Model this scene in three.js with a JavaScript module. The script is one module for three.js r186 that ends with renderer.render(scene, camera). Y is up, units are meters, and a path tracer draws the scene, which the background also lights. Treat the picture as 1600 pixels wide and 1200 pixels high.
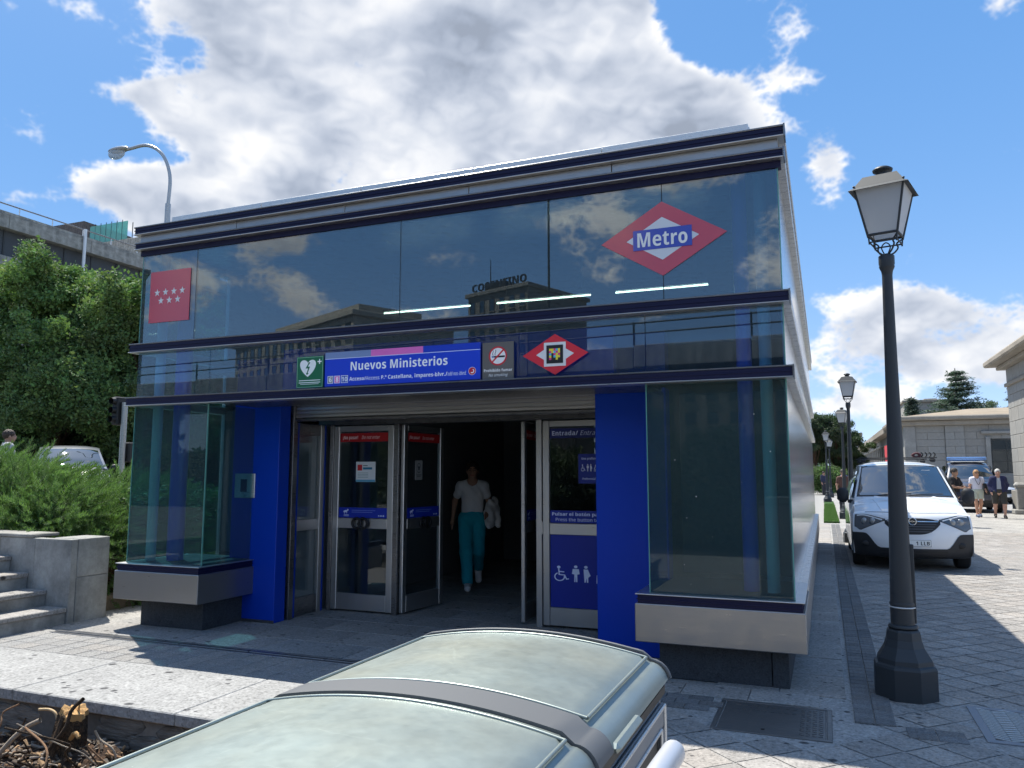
import * as THREE from 'three';
import { mergeGeometries, mergeVertices, toCreasedNormals } from 'three/addons/utils/BufferGeometryUtils.js';
import { RectAreaLightUniformsLib } from 'three/addons/lights/RectAreaLightUniformsLib.js';
import { FontLoader } from 'three/addons/loaders/FontLoader.js';
import { TextGeometry } from 'three/addons/geometries/TextGeometry.js';
import { createNoise3D } from 'simplex-noise';

// ---------------------------------------------------------------- camera, sky, sun, exposure
const scene = new THREE.Scene();
const YAW = THREE.MathUtils.degToRad(22), PITCH = Math.atan(140 / 1202), FPX = 1202, EYE = 1.55;
const camera = new THREE.PerspectiveCamera(2 * THREE.MathUtils.radToDeg(Math.atan(600 / FPX)), 4 / 3, 0.05, 3000);
camera.rotation.order = 'YXZ';
camera.position.set(0, EYE, 0);
camera.rotation.set(PITCH, YAW, 0);
scene.add(camera);
const renderer = new THREE.WebGLRenderer({ antialias: true });
renderer.setSize(1024, 768);
renderer.toneMapping = THREE.LinearToneMapping;
renderer.toneMappingExposure = 3.65;
renderer.shadowMap.enabled = true;
RectAreaLightUniformsLib.init();

const SUN_TO = new THREE.Vector3(-1.80, 4.16, -1.23).normalize();
const sun = new THREE.DirectionalLight(new THREE.Color(1, 0.955, 0.86), 2.2);
sun.position.copy(SUN_TO).multiplyScalar(120);
sun.castShadow = true;
sun.shadow.mapSize.set(4096, 4096);
Object.assign(sun.shadow.camera, { left: -60, right: 60, top: 60, bottom: -60, near: 1, far: 320 });
scene.add(sun, sun.target);

function rng(a) {
  return () => { a |= 0; a = a + 0x6D2B79F5 | 0; let t = Math.imul(a ^ a >>> 15, 1 | a); t = t + Math.imul(t ^ t >>> 7, 61 | t) ^ t; return ((t ^ t >>> 14) >>> 0) / 4294967296; };
}
const clamp = THREE.MathUtils.clamp, smooth = THREE.MathUtils.smoothstep, lerp = THREE.MathUtils.lerp;

// the sky: air and cumulus clouds, computed for every direction
const SKY_W = 4096, SKY_H = 2048;
{
  const n3 = createNoise3D(rng(11)), n3b = createNoise3D(rng(5));
  // big cumulus masses in view, as directions: [u, v, half width, half height, amount] in the photograph's frame
  const masses = [
    [640, 70, 300, 210, 1.1], [560, 235, 260, 110, 1.05], [850, 200, 270, 150, 1.0], [930, 40, 110, 120, 0.95], [430, 20, 160, 90, 0.85], [720, -120, 420, 160, 1.0],
    [1090, 150, 105, 75, 0.85], [240, 145, 110, 36, 0.8], [330, 185, 120, 62, 0.85], [215, 292, 120, 62, 0.95], [320, 330, 150, 60, 0.8], [30, 325, 60, 32, 0.62],
    [1240, 40, 55, 60, 0.5], [1235, 118, 62, 28, 0.52], [1295, 262, 42, 48, 0.5], [1568, 15, 70, 46, 0.68], [1272, 425, 30, 48, 0.5], [8, 20, 26, 26, 0.5],
    [1405, 478, 100, 40, 0.66], [1540, 490, 120, 46, 0.75], [1360, 560, 120, 60, 0.72], [1500, 570, 140, 50, 0.66], [1330, 640, 120, 40, 0.6], [1320, 200, 24, 14, 0.3], [1290, 230, 50, 60, 0.42], [1580, 560, 70, 60, 0.7], [1260, 540, 60, 50, 0.45],
    [700, 10, 40, 30, -0.4], [880, 60, 60, 40, -0.35], [470, 160, 80, 40, -0.35], [620, 195, 60, 34, -0.55], [1060, 40, 50, 70, -0.6], [1130, 300, 40, 30, -0.3], [1120, 60, 60, 60, -0.9], [520, 330, 60, 20, -0.3], [265, 245, 40, 24, -0.5],
  ];
  const cy = Math.cos(YAW), sy = Math.sin(YAW), cp = Math.cos(PITCH), sp = Math.sin(PITCH);
  const data = new Float32Array(SKY_W * SKY_H * 4);
  const fbm = (x, y, z, o) => { let s = 0, a = 0.5, f = 1; for (let k = 0; k < o; k++) { s += a * n3(x * f, y * f, z * f); f *= 2.13; a *= 0.5; } return s; };
  function bias(x, y, z) {
    // how cloudy this part of the sky is: broad fields of cumulus all round, the masses seen in front
    const h = Math.max(y, 0.02), q = 1 / (h + 0.3);
    let b = -0.22 + 0.42 * n3b(x * q * 1.15 + 3, 0.4, z * q * 1.15 - 7) + 0.12 * n3b(x * q * 3.1, 5.1, z * q * 3.1);
    const ax = cy * x - sy * z, az0 = sy * x + cy * z, ay = cp * y + sp * az0, az = -sp * y + cp * az0;
    if (az < -0.2) {
      const u = 800 - FPX * ax / az, v = 600 + FPX * ay / az;
      const inU = smooth(u, -260, -40) * (1 - smooth(u, 1640, 1860)), inV = smooth(v, -420, -160), w = inU * inV;
      if (w > 0) {
        let m = -0.55;
        for (const [mu, mv, ru, rv, k] of masses) { const du = (u - mu) / ru, dv = (v - mv) / rv, d = du * du + dv * dv; if (d < 5) m += k * 0.95 * Math.exp(-d * 1.0); }
        b = lerp(b, clamp(m, -0.9, 0.62), w);
      }
    }
    return b;
  }
  function field(x, y, z, low) {   // puffy cumulus: broad shape and, in f0, its fine billows
    const q = 1 / (Math.max(y, 0.02) + 0.55), px = x * q * 5.2, pz = z * q * 5.2, py = y * 5.2;
    let s = 0.36 * n3(px, py, pz) + 0.20 * n3(px * 2.1 + 4, py * 2.1, pz * 2.1);
    let a = 0.22, f = 4.3; s += 0.15 * (0.45 - Math.abs(n3(px * f, py * f, pz * f)));
    const fl = s; if (low) return [s, fl];
    for (let k = 0; k < 5; k++) { f *= 2.07; a *= 0.62; s += a * (0.42 - Math.abs(n3(px * f + k * 3, py * f, pz * f))); }
    return [s, fl];
  }
  for (let r = 0; r < SKY_H; r++) {
    const el = ((r + 0.5) / SKY_H - 0.5) * Math.PI, y = Math.sin(el), c = Math.cos(el);
    for (let i = 0; i < SKY_W; i++) {
      const k = (r * SKY_W + i) * 4;
      data[k + 3] = 1;
      if (y < -0.01) { data[k] = 0.34; data[k + 1] = 0.36; data[k + 2] = 0.38; continue; }
      const az = ((i + 0.5) / SKY_W - 0.5) * Math.PI * 2, x = c * Math.cos(az), z = c * Math.sin(az);
      // clear air: deep blue overhead, paler and milkier down to the horizon
      const t = Math.pow(1 - clamp(y, 0, 1), 2.6), e = Math.pow(1 - clamp(y, 0, 1), 9), toSun = Math.max(0, x * SUN_TO.x + y * SUN_TO.y + z * SUN_TO.z);
      let R = lerp(0.036, 0.092, t) + 0.15 * e, G = lerp(0.094, 0.182, t) + 0.12 * e, B = lerp(0.212, 0.320, t) + 0.06 * e;
      const glow = 0.20 * Math.pow(toSun, 14); R += glow; G += glow * 0.97; B += glow * 0.9;
      const b = bias(x, y, z);
      if (b > -0.8) {
        const [f0, fl] = field(x, y, z), d = f0 + b;
        const a = Math.pow(smooth(d, -0.06, 0.30), 1.15);
        if (a > 0) {
          const s = 0.035, [, fs] = field(x + SUN_TO.x * s, y + SUN_TO.y * s, z + SUN_TO.z * s, true);
          const soft = fl + b, thick = smooth(soft, 0.0, 0.62), lit = clamp((fl - fs) * 1.9, -0.5, 0.6), rim = 1 - smooth(d, 0.04, 0.34);
          const deep = thick * (0.62 + 0.5 * n3b(x * 5 + 2, y * 5, z * 5)); let w = 0.278 - 0.125 * clamp(deep, 0, 1) + 0.125 * lit * (1 - 0.2 * thick) + 0.01 * rim + 0.10 * (f0 - fl) * (1 - 0.5 * thick);
          w = clamp(w, 0.115, 0.31) * (0.98 + 0.42 * smooth(-(x * SUN_TO.x + z * SUN_TO.z), -0.2, 0.35));  // clouds opposite the sun brightened to add fill light to the shade
          const cool = 1 - clamp((w - 0.13) / 0.16, 0, 1);
          const CR = w * lerp(1.0, 0.86, cool), CG = w * lerp(0.998, 0.99, cool), CB = w * lerp(1.0, 1.24, cool);
          R = lerp(R, CR, a); G = lerp(G, CG, a); B = lerp(B, CB, a);
        }
      }
      data[k] = R; data[k + 1] = G; data[k + 2] = B;
    }
  }
  const skyTex = new THREE.DataTexture(data, SKY_W, SKY_H, THREE.RGBAFormat, THREE.FloatType);
  skyTex.mapping = THREE.EquirectangularReflectionMapping;
  skyTex.colorSpace = THREE.LinearSRGBColorSpace;
  skyTex.magFilter = skyTex.minFilter = THREE.LinearFilter;
  skyTex.needsUpdate = true;
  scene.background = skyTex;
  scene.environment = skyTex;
}
// ---------------------------------------------------------------- helpers
const taken = new Map();
function numbered(name) { const n = taken.get(name) || 0; taken.set(name, n + 1); return n ? name + '_' + String(n).padStart(3, '0') : name; }
function shade(o) { o.castShadow = o.receiveShadow = true; return o; }
function part(name, geo, mat, parent) {
  if (Array.isArray(geo)) geo = join(geo);
  const m = shade(new THREE.Mesh(geo, mat)); m.name = name; parent.add(m); return m;
}
function tag(o, label, category, group) { o.userData.label = label; o.userData.category = category; if (group) o.userData.group = group; return o; }
function thing(name, label, category, pos, turn, group) {
  const g = new THREE.Group(); g.name = numbered(name); scene.add(g);
  if (pos) g.position.set(...pos);
  if (turn) g.rotation.y = turn;
  return tag(g, label, category, group);
}
function single(name, geo, mat, label, category, group) { const m = part(numbered(name), geo, mat, scene); return tag(m, label, category, group); }
function struct(name, geo, mat) {
  let o;
  if (geo) o = part(numbered(name), geo, mat, scene); else { o = new THREE.Group(); o.name = numbered(name); scene.add(o); }
  o.userData.kind = 'structure'; return o;
}
function copyOf(o, pos, turn, label) { const c = o.clone(); c.name = numbered(o.name.replace(/_\d+$/, '')); c.userData = { ...o.userData, label }; c.position.set(...pos); if (turn !== undefined) c.rotation.y = turn; scene.add(c); return c; }
function join(list) {
  const out = [];
  for (let g of list) {
    if (g.index) g = g.toNonIndexed();
    for (const k of Object.keys(g.attributes)) if (!['position', 'normal', 'uv'].includes(k)) g.deleteAttribute(k);
    if (!g.attributes.uv) metreUV(g);
    g.morphAttributes = {}; g.clearGroups(); out.push(g);
  }
  return out.length === 1 ? out[0] : mergeGeometries(out);
}
function metreUV(g) {
  if (!g.attributes.normal) g.computeVertexNormals();
  const p = g.attributes.position, n = g.attributes.normal, uv = new Float32Array(p.count * 2);
  for (let i = 0; i < p.count; i++) {
    const ax = Math.abs(n.getX(i)), ay = Math.abs(n.getY(i)), az = Math.abs(n.getZ(i));
    if (ay >= ax && ay >= az) { uv[2 * i] = p.getX(i); uv[2 * i + 1] = -p.getZ(i); }
    else if (ax > az) { uv[2 * i] = p.getZ(i); uv[2 * i + 1] = p.getY(i); }
    else { uv[2 * i] = p.getX(i); uv[2 * i + 1] = p.getY(i); }
  }
  g.setAttribute('uv', new THREE.BufferAttribute(uv, 2)); return g;
}
function fromTris(tris, uvMetres = true) {   // list of [a,b,c] points; flat shaded
  const a = new Float32Array(tris.length * 9); let k = 0;
  for (const t of tris) for (const q of t) { a[k++] = q[0]; a[k++] = q[1]; a[k++] = q[2]; }
  const g = new THREE.BufferGeometry(); g.setAttribute('position', new THREE.BufferAttribute(a, 3)); g.computeVertexNormals();
  if (uvMetres) metreUV(g); return g;
}
// box between two corners with chamfered edges; uv in metres
function bx(x0, x1, y0, y1, z0, z1, c = 0) {
  if (!c) { const g = new THREE.BoxGeometry(x1 - x0, y1 - y0, z1 - z0).toNonIndexed(); g.translate((x0 + x1) / 2, (y0 + y1) / 2, (z0 + z1) / 2); return metreUV(g); }
  const h = [(x1 - x0) / 2, (y1 - y0) / 2, (z1 - z0) / 2], m = [(x0 + x1) / 2, (y0 + y1) / 2, (z0 + z1) / 2];
  c = Math.min(c, h[0] * 0.9, h[1] * 0.9, h[2] * 0.9);
  const pt = (s, a) => [0, 1, 2].map((i) => s[i] * (i === a ? h[i] : h[i] - c));
  const tris = [], put = (a, b, d) => {
    const nx = (b[1] - a[1]) * (d[2] - a[2]) - (b[2] - a[2]) * (d[1] - a[1]), ny = (b[2] - a[2]) * (d[0] - a[0]) - (b[0] - a[0]) * (d[2] - a[2]), nz = (b[0] - a[0]) * (d[1] - a[1]) - (b[1] - a[1]) * (d[0] - a[0]);
    const o = nx * (a[0] + b[0] + d[0]) + ny * (a[1] + b[1] + d[1]) + nz * (a[2] + b[2] + d[2]);
    tris.push((o < 0 ? [a, d, b] : [a, b, d]).map((q) => [q[0] + m[0], q[1] + m[1], q[2] + m[2]]));
  }, quad = (a, b, d, e) => { put(a, b, d); put(a, d, e); };
  for (let a = 0; a < 3; a++) {
    const b = (a + 1) % 3, d = (a + 2) % 3;
    for (const s of [-1, 1]) {
      const q = [[-1, -1], [1, -1], [1, 1], [-1, 1]].map(([p, r]) => { const v = [0, 0, 0]; v[a] = s; v[b] = p; v[d] = r; return pt(v, a); });
      quad(...q);
      for (const s2 of [-1, 1]) { const e = (p, ax) => { const v = [0, 0, 0]; v[a] = s; v[b] = s2; v[d] = p; return pt(v, ax); }; quad(e(-1, a), e(1, a), e(1, b), e(-1, b)); }
    }
  }
  for (const i of [-1, 1]) for (const j of [-1, 1]) for (const k of [-1, 1]) put(pt([i, j, k], 0), pt([i, j, k], 1), pt([i, j, k], 2));
  return fromTris(tris);
}
const V = (x, y, z) => new THREE.Vector3(x, y, z);
function tube(points, r, seg = 24, rad = 8) { return new THREE.TubeGeometry(new THREE.CatmullRomCurve3(points.map((p) => V(...p))), seg, r, rad, false); }
function rod(a, b, r0, r1 = r0, n = 8) {
  const A = V(...a), B = V(...b), d = B.clone().sub(A), g = new THREE.CylinderGeometry(r1, r0, d.length(), n, 1);
  g.applyQuaternion(new THREE.Quaternion().setFromUnitVectors(V(0, 1, 0), d.clone().normalize())); g.translate(...A.add(B).multiplyScalar(0.5).toArray()); return g;
}
function lathe(pts, n = 16) { return new THREE.LatheGeometry(pts.map((p) => new THREE.Vector2(p[0], p[1])), n); }
function plateShape(pts, holes, depth, bevel = 0) {
  const s = new THREE.Shape(pts.map((p) => new THREE.Vector2(p[0], p[1])));
  for (const h of holes || []) s.holes.push(new THREE.Path(h.map((p) => new THREE.Vector2(p[0], p[1]))));
  return new THREE.ExtrudeGeometry(s, { depth, bevelEnabled: bevel > 0, bevelSize: bevel, bevelThickness: bevel, bevelSegments: 1, curveSegments: 8 });
}
function tr(g, x, y, z, ry = 0, rx = 0, rz = 0) { if (rz) g.rotateZ(rz); if (rx) g.rotateX(rx); if (ry) g.rotateY(ry); g.translate(x, y, z); return g; }
function smoothGeo(g) { g = g.clone(); g.deleteAttribute('normal'); if (g.attributes.uv) g.deleteAttribute('uv'); g = mergeVertices(g, 1e-4); g.computeVertexNormals(); return g; }

// ---------------------------------------------------------------- procedural textures
function tileNoise(size, cells, oct, seed) {
  const out = new Float32Array(size * size); let amp = 0.5, tot = 0;
  for (let o = 0; o < oct; o++) {
    const n = cells << o; if (n > size) break;
    const R = rng(seed * 977 + o * 131 + 7), g = new Float32Array(n * n); for (let i = 0; i < g.length; i++) g[i] = R();
    for (let y = 0; y < size; y++) {
      const fy = y / size * n, y0 = Math.floor(fy), ty = fy - y0, sy2 = ty * ty * (3 - 2 * ty), r0 = (y0 % n) * n, r1 = ((y0 + 1) % n) * n;
      for (let x = 0; x < size; x++) {
        const fx = x / size * n, x0 = Math.floor(fx), tx = fx - x0, sx = tx * tx * (3 - 2 * tx), c0 = x0 % n, c1 = (x0 + 1) % n;
        out[y * size + x] += amp * ((g[r0 + c0] * (1 - sx) + g[r0 + c1] * sx) * (1 - sy2) + (g[r1 + c0] * (1 - sx) + g[r1 + c1] * sx) * sy2);
      }
    }
    tot += amp; amp *= 0.55;
  }
  for (let i = 0; i < out.length; i++) out[i] /= tot;
  return out;
}
function texture(size, fn, metres, srgb = true) {
  const d = new Uint8Array(size * size * 4);
  for (let i = 0; i < size * size; i++) { const c = fn(i, i % size, (i / size) | 0); d[4 * i] = clamp(c[0], 0, 1) * 255; d[4 * i + 1] = clamp(c[1], 0, 1) * 255; d[4 * i + 2] = clamp(c[2], 0, 1) * 255; d[4 * i + 3] = 255; }
  const t = new THREE.DataTexture(d, size, size); t.wrapS = t.wrapT = THREE.RepeatWrapping; t.magFilter = THREE.LinearFilter; t.minFilter = THREE.LinearMipmapLinearFilter; t.generateMipmaps = true;
  if (srgb) t.colorSpace = THREE.SRGBColorSpace; t.repeat.set(1 / metres, 1 / metres); t.needsUpdate = true; return t;
}
const N1 = tileNoise(512, 4, 6, 1), N2 = tileNoise(512, 64, 3, 2), N3 = tileNoise(512, 8, 5, 3), N4 = tileNoise(512, 128, 2, 4);
const grey = (fn, metres) => texture(512, (i, x, y) => { const v = fn(i, x, y); return [v, v, v]; }, metres, false);
const T = {};
T.granite = texture(512, (i) => { const s = N4[i], v = 0.80 + 0.20 * (N1[i] - 0.5) * 2 * 0.5 + (s > 0.66 ? -0.16 : s < 0.33 ? 0.10 : 0) + 0.06 * (N2[i] - 0.5), m = N3[i] > 0.66 ? -0.07 : 0; return [v + m, v + m, v + m * 0.9]; }, 0.9);
T.graniteB = grey((i) => 0.5 + 0.5 * (N4[i] - 0.5) + 0.5 * (N3[i] - 0.5), 0.9);
const gum = new Float32Array(512 * 512);
{ const R = rng(91); for (let k = 0; k < 46; k++) { const cx = R() * 512, cz = R() * 512, r = 3 + R() * 6, ex = 0.7 + R() * 0.5; for (let y = -12; y < 12; y++) for (let x = -12; x < 12; x++) { const d = Math.hypot(x * ex, y) / r; if (d < 1) gum[((cz + y + 512) & 511) * 512 + ((cx + x + 512) & 511)] = Math.max(gum[((cz + y + 512) & 511) * 512 + ((cx + x + 512) & 511)], smooth(1 - d, 0, 0.5)); } } }
T.slab = texture(512, (i) => { const s = N4[i], v = 0.82 + 0.22 * (N1[i] - 0.5) + (s > 0.68 ? -0.13 : s < 0.32 ? 0.09 : 0) + 0.05 * (N2[i] - 0.5); const g = gum[i] * 0.42; return [v - g, v - g, v - g * 0.97]; }, 1.7);
T.concrete = texture(512, (i, x, y) => { const st = N3[(y >> 4) * 512 + x]; const v = 0.80 + 0.34 * (N3[i] - 0.5) + 0.26 * (st - 0.5) + 0.10 * (N2[i] - 0.5) + 0.05 * (N4[i] - 0.5); return [v, v * 0.995, v * 0.975]; }, 1.6);
T.soil = texture(512, (i) => { const a = N2[i], b = N3[i]; const v = 0.55 + 0.7 * (a - 0.5) + 0.5 * (b - 0.5); return [v, v * 0.82, v * 0.66]; }, 0.8);
T.noise = grey((i) => 0.5 + 0.9 * (N3[i] - 0.5), 1);
T.fine = grey((i) => 0.5 + 0.9 * (N4[i] - 0.5), 0.5);
T.brushed = grey((i, x, y) => 0.62 + 0.35 * (N4[((y * 7) & 511) * 512 + (x >> 5)] - 0.5) + 0.25 * (N3[i] - 0.5), 0.7);
const scratch = new Float32Array(512 * 512);
{ const R = rng(93); for (let k = 0; k < 130; k++) { let x = R() * 512, y = R() * 512, a = R() * 6.28, n = 8 + R() * R() * 70, w = 0.3 + 0.7 * R(); for (let i = 0; i < n; i++) { scratch[((y | 0) & 511) * 512 + ((x | 0) & 511)] = w; x += Math.cos(a); y += Math.sin(a); a += (R() - 0.5) * 0.12; } } }
T.zinc = texture(512, (i, x, y) => { const a = N3[i] - 0.5, b = N1[i] - 0.5, v = 0.94 + 0.035 * a + 0.02 * (N4[i] - 0.5) + scratch[i] * 0.025; return [v * (0.985 + 0.09 * b), v, v * (0.98 - 0.10 * b)]; }, 0.9);
T.zincR = grey((i) => clamp(0.70 + 0.14 * (N3[i] - 0.5) + 0.10 * (N2[i] - 0.5) + 0.04 * scratch[i], 0.2, 1), 0.9);
T.cloth = grey((i, x, y) => 0.5 + 0.2 * (((x >> 1) + (y >> 1)) & 1) + 0.5 * (N3[i] - 0.5), 0.25);
T.bark = texture(512, (i, x, y) => { const v = 0.6 + 0.8 * (N2[(y >> 2) * 512 + x] - 0.5) + 0.3 * (N3[i] - 0.5); return [v, v * 0.9, v * 0.78]; }, 0.5);
T.stone = texture(512, (i) => { const v = 0.86 + 0.22 * (N1[i] - 0.5) + 0.10 * (N2[i] - 0.5) + 0.05 * (N4[i] - 0.5); return [v, v * 0.99, v * 0.965]; }, 2.4);
T.asphalt = texture(512, (i) => { const v = 0.72 + 0.5 * (N4[i] - 0.5) + 0.3 * (N1[i] - 0.5); return [v, v, v]; }, 1.5);
T.grass = texture(512, (i) => { const v = 0.6 + 0.8 * (N2[i] - 0.5) + 0.4 * (N3[i] - 0.5); return [v * 0.8, v, v * 0.5]; }, 1);

const lin = (r, g, b) => new THREE.Color().setRGB(r, g, b);
const std = (o) => new THREE.MeshStandardMaterial(o), phy = (o) => new THREE.MeshPhysicalMaterial(o);
const M = {
  steel: std({ color: lin(0.56, 0.555, 0.55), metalness: 0.95, roughness: 0.62, roughnessMap: T.brushed }),
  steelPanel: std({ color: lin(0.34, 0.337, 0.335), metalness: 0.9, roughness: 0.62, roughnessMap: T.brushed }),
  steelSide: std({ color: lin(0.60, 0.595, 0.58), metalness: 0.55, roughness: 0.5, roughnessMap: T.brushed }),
  steelDark: std({ color: lin(0.20, 0.20, 0.205), metalness: 0.85, roughness: 0.5, roughnessMap: T.brushed }),
  navy: phy({ color: lin(0.006, 0.007, 0.040), roughness: 0.5, specularIntensity: 0.6 }),
  blue: phy({ color: lin(0.002, 0.045, 0.42), roughness: 0.6, roughnessMap: T.brushed, specularIntensity: 0.5 }),
  blueDark: phy({ color: lin(0.004, 0.018, 0.22), roughness: 0.4 }),
  blueCol: phy({ color: lin(0.01, 0.07, 0.6), roughness: 0.3, clearcoat: 0.6 }),
  pipe: std({ color: lin(0.72, 0.72, 0.68), roughness: 0.4 }),
  slate: std({ color: lin(0.062, 0.072, 0.085), roughness: 0.75, map: T.granite, bumpMap: T.graniteB, bumpScale: 0.001 }),
  glass: phy({ color: lin(0.40, 0.58, 0.66), transmission: 0.975, thickness: 0, roughness: 0, ior: 2.1 }),
  bandGlass: phy({ color: lin(0.50, 0.72, 0.86), transmission: 0.975, thickness: 0, roughness: 0, ior: 1.75 }),
  clearGlass: phy({ color: lin(0.47, 0.67, 0.70), transmission: 0.96, thickness: 0, roughness: 0, ior: 1.38 }),
  glassEdge: phy({ color: lin(0.16, 0.42, 0.36), roughness: 0.15, transmission: 0.3, thickness: 0 }),
  doorGlass: phy({ color: lin(0.80, 0.86, 0.88), transmission: 1, thickness: 0, roughness: 0, ior: 1.55 }),
  sideGlass: phy({ color: lin(0.34, 0.36, 0.385), roughness: 0.16, ior: 1.6, clearcoat: 0.5, clearcoatRoughness: 0.10 }),
  interior: std({ color: lin(0.22, 0.225, 0.235), roughness: 0.85 }),
  interiorTeal: std({ color: lin(0.06, 0.085, 0.09), roughness: 0.7 }),
  black: std({ color: lin(0.012, 0.012, 0.013), roughness: 0.55 }),
  rubber: std({ color: lin(0.018, 0.018, 0.019), roughness: 0.8, bumpMap: T.fine, bumpScale: 0.001 }),
  white: std({ color: lin(0.78, 0.78, 0.77), roughness: 0.5 }),
  red: std({ color: lin(0.60, 0.03, 0.045), roughness: 0.45 }),
  lampIron: phy({ color: lin(0.030, 0.035, 0.040), roughness: 0.5, metalness: 0.2, bumpMap: T.noise, bumpScale: 0.0015 }),
  opal: phy({ color: lin(0.58, 0.60, 0.62), roughness: 0.9, transmission: 0.45, thickness: 0 }),
  soil: std({ color: lin(0.17, 0.13, 0.095), map: T.soil, roughness: 1, bumpMap: T.soil, bumpScale: 0.02 }),
  bark: std({ color: lin(0.22, 0.17, 0.12), map: T.bark, roughness: 0.95, bumpMap: T.bark, bumpScale: 0.012 }),
  wood: std({ color: lin(0.62, 0.36, 0.14), roughness: 0.8, bumpMap: T.fine, bumpScale: 0.002 }),
  concrete: std({ color: lin(0.33, 0.325, 0.31), map: T.concrete, roughness: 0.9, bumpMap: T.noise, bumpScale: 0.004 }),
  concreteDirty: std({ color: lin(0.25, 0.235, 0.215), map: T.concrete, roughness: 0.95, bumpMap: T.noise, bumpScale: 0.012 }),
};
const leafMat = (r, g, b, t = 0.35) => phy({ color: lin(r, g, b), roughness: 0.9, transmission: t, thickness: 0, side: THREE.DoubleSide });
const toneMats = (n, r, g, b, map, bump, spread = 0.16, seed = 3, extra = {}) => { const R = rng(seed); return Array.from({ length: n }, () => { const k = 1 + (R() - 0.5) * 2 * spread, w = (R() - 0.5) * 0.05; return std({ color: lin(r * k * (1 + w), g * k, b * k * (1 - w)), map, roughness: 0.85, bumpMap: bump, bumpScale: 0.0025, ...extra }); }); };

// flat print: a canvas drawn by fn(ctx, w, h)
function print(w, h, fn) {
  const c = document.createElement('canvas'); c.width = w; c.height = h; const x = c.getContext('2d'); fn(x, w, h);
  const t = new THREE.CanvasTexture(c); t.colorSpace = THREE.SRGBColorSpace; t.anisotropy = 8; return t;
}
function panel(w, h, x, y, z, ry = 0) { const g = new THREE.PlaneGeometry(w, h); g.rotateY(ry); g.translate(x, y, z); return g; }

// surface of a distance field on a grid (naive surface nets)
function netSurface(f, lo, hi, cell) {
  const n = [0, 1, 2].map((i) => Math.ceil((hi[i] - lo[i]) / cell) + 1), [nx, ny, nz] = n, S = new Float32Array(nx * ny * nz), id = new Int32Array(nx * ny * nz).fill(-1), at = (i, j, k) => (k * ny + j) * nx + i;
  for (let k = 0; k < nz; k++) for (let j = 0; j < ny; j++) for (let i = 0; i < nx; i++) S[at(i, j, k)] = f(lo[0] + i * cell, lo[1] + j * cell, lo[2] + k * cell);
  const pos = [], idx = [];
  for (let k = 0; k < nz - 1; k++) for (let j = 0; j < ny - 1; j++) for (let i = 0; i < nx - 1; i++) {
    let m = 0; const v = []; for (let c = 0; c < 8; c++) { const s = S[at(i + (c & 1), j + ((c >> 1) & 1), k + (c >> 2))]; v.push(s); if (s < 0) m |= 1 << c; }
    if (m === 0 || m === 255) continue;
    let px = 0, py = 0, pz = 0, e = 0;
    for (let c = 0; c < 8; c++) for (const b of [1, 2, 4]) { if (c & b) continue; const d = c | b; if ((v[c] < 0) !== (v[d] < 0)) { const t = v[c] / (v[c] - v[d]); px += (c & 1) + (b === 1 ? t : 0); py += ((c >> 1) & 1) + (b === 2 ? t : 0); pz += (c >> 2) + (b === 4 ? t : 0); e++; } }
    id[at(i, j, k)] = pos.length / 3; pos.push(lo[0] + (i + px / e) * cell, lo[1] + (j + py / e) * cell, lo[2] + (k + pz / e) * cell);
  }
  const q = (a, b, c, d, flip) => { if (a < 0 || b < 0 || c < 0 || d < 0) return; if (flip) idx.push(a, c, b, a, d, c); else idx.push(a, b, c, a, c, d); };
  for (let k = 1; k < nz - 1; k++) for (let j = 1; j < ny - 1; j++) for (let i = 1; i < nx - 1; i++) {
    const s = S[at(i, j, k)] < 0;
    if (s !== (S[at(i + 1, j, k)] < 0)) q(id[at(i, j - 1, k - 1)], id[at(i, j, k - 1)], id[at(i, j, k)], id[at(i, j - 1, k)], !s);
    if (s !== (S[at(i, j + 1, k)] < 0)) q(id[at(i - 1, j, k - 1)], id[at(i - 1, j, k)], id[at(i, j, k)], id[at(i, j, k - 1)], !s);
    if (s !== (S[at(i, j, k + 1)] < 0)) q(id[at(i - 1, j - 1, k)], id[at(i, j - 1, k)], id[at(i, j, k)], id[at(i - 1, j, k)], !s);
  }
  const g = new THREE.BufferGeometry(); g.setAttribute('position', new THREE.Float32BufferAttribute(pos, 3)); g.setIndex(idx); g.computeVertexNormals(); return g;
}
// ---------------------------------------------------------------- ground and paving
function settle(g, x, y, z) { g.position.set(x, y, z); for (const c of g.children) c.position.sub(g.position); return g; }
{
  const g = new THREE.PlaneGeometry(1600, 1600, 1, 1); g.rotateX(-Math.PI / 2); g.translate(0, -0.0035, -200); metreUV(g);
  const o = struct('ground', g, std({ color: lin(0.47, 0.455, 0.43), map: T.slab, roughness: 0.92, bumpMap: T.noise, bumpScale: 0.004 }));
  o.userData.label = 'pale grey stone ground of the square and streets around';
}
const paverMats = toneMats(7, 0.45, 0.42, 0.385, T.slab, T.graniteB, 0.12, 21);
const slabMats = toneMats(6, 0.46, 0.43, 0.395, T.slab, T.graniteB, 0.09, 22);
const settMats = toneMats(6, 0.24, 0.235, 0.23, T.granite, T.graniteB, 0.22, 23);
const floorMats = toneMats(6, 0.38, 0.37, 0.355, T.slab, T.graniteB, 0.10, 24);
const greyPaverMats = toneMats(6, 0.42, 0.405, 0.385, T.granite, T.graniteB, 0.10, 25);
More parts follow.
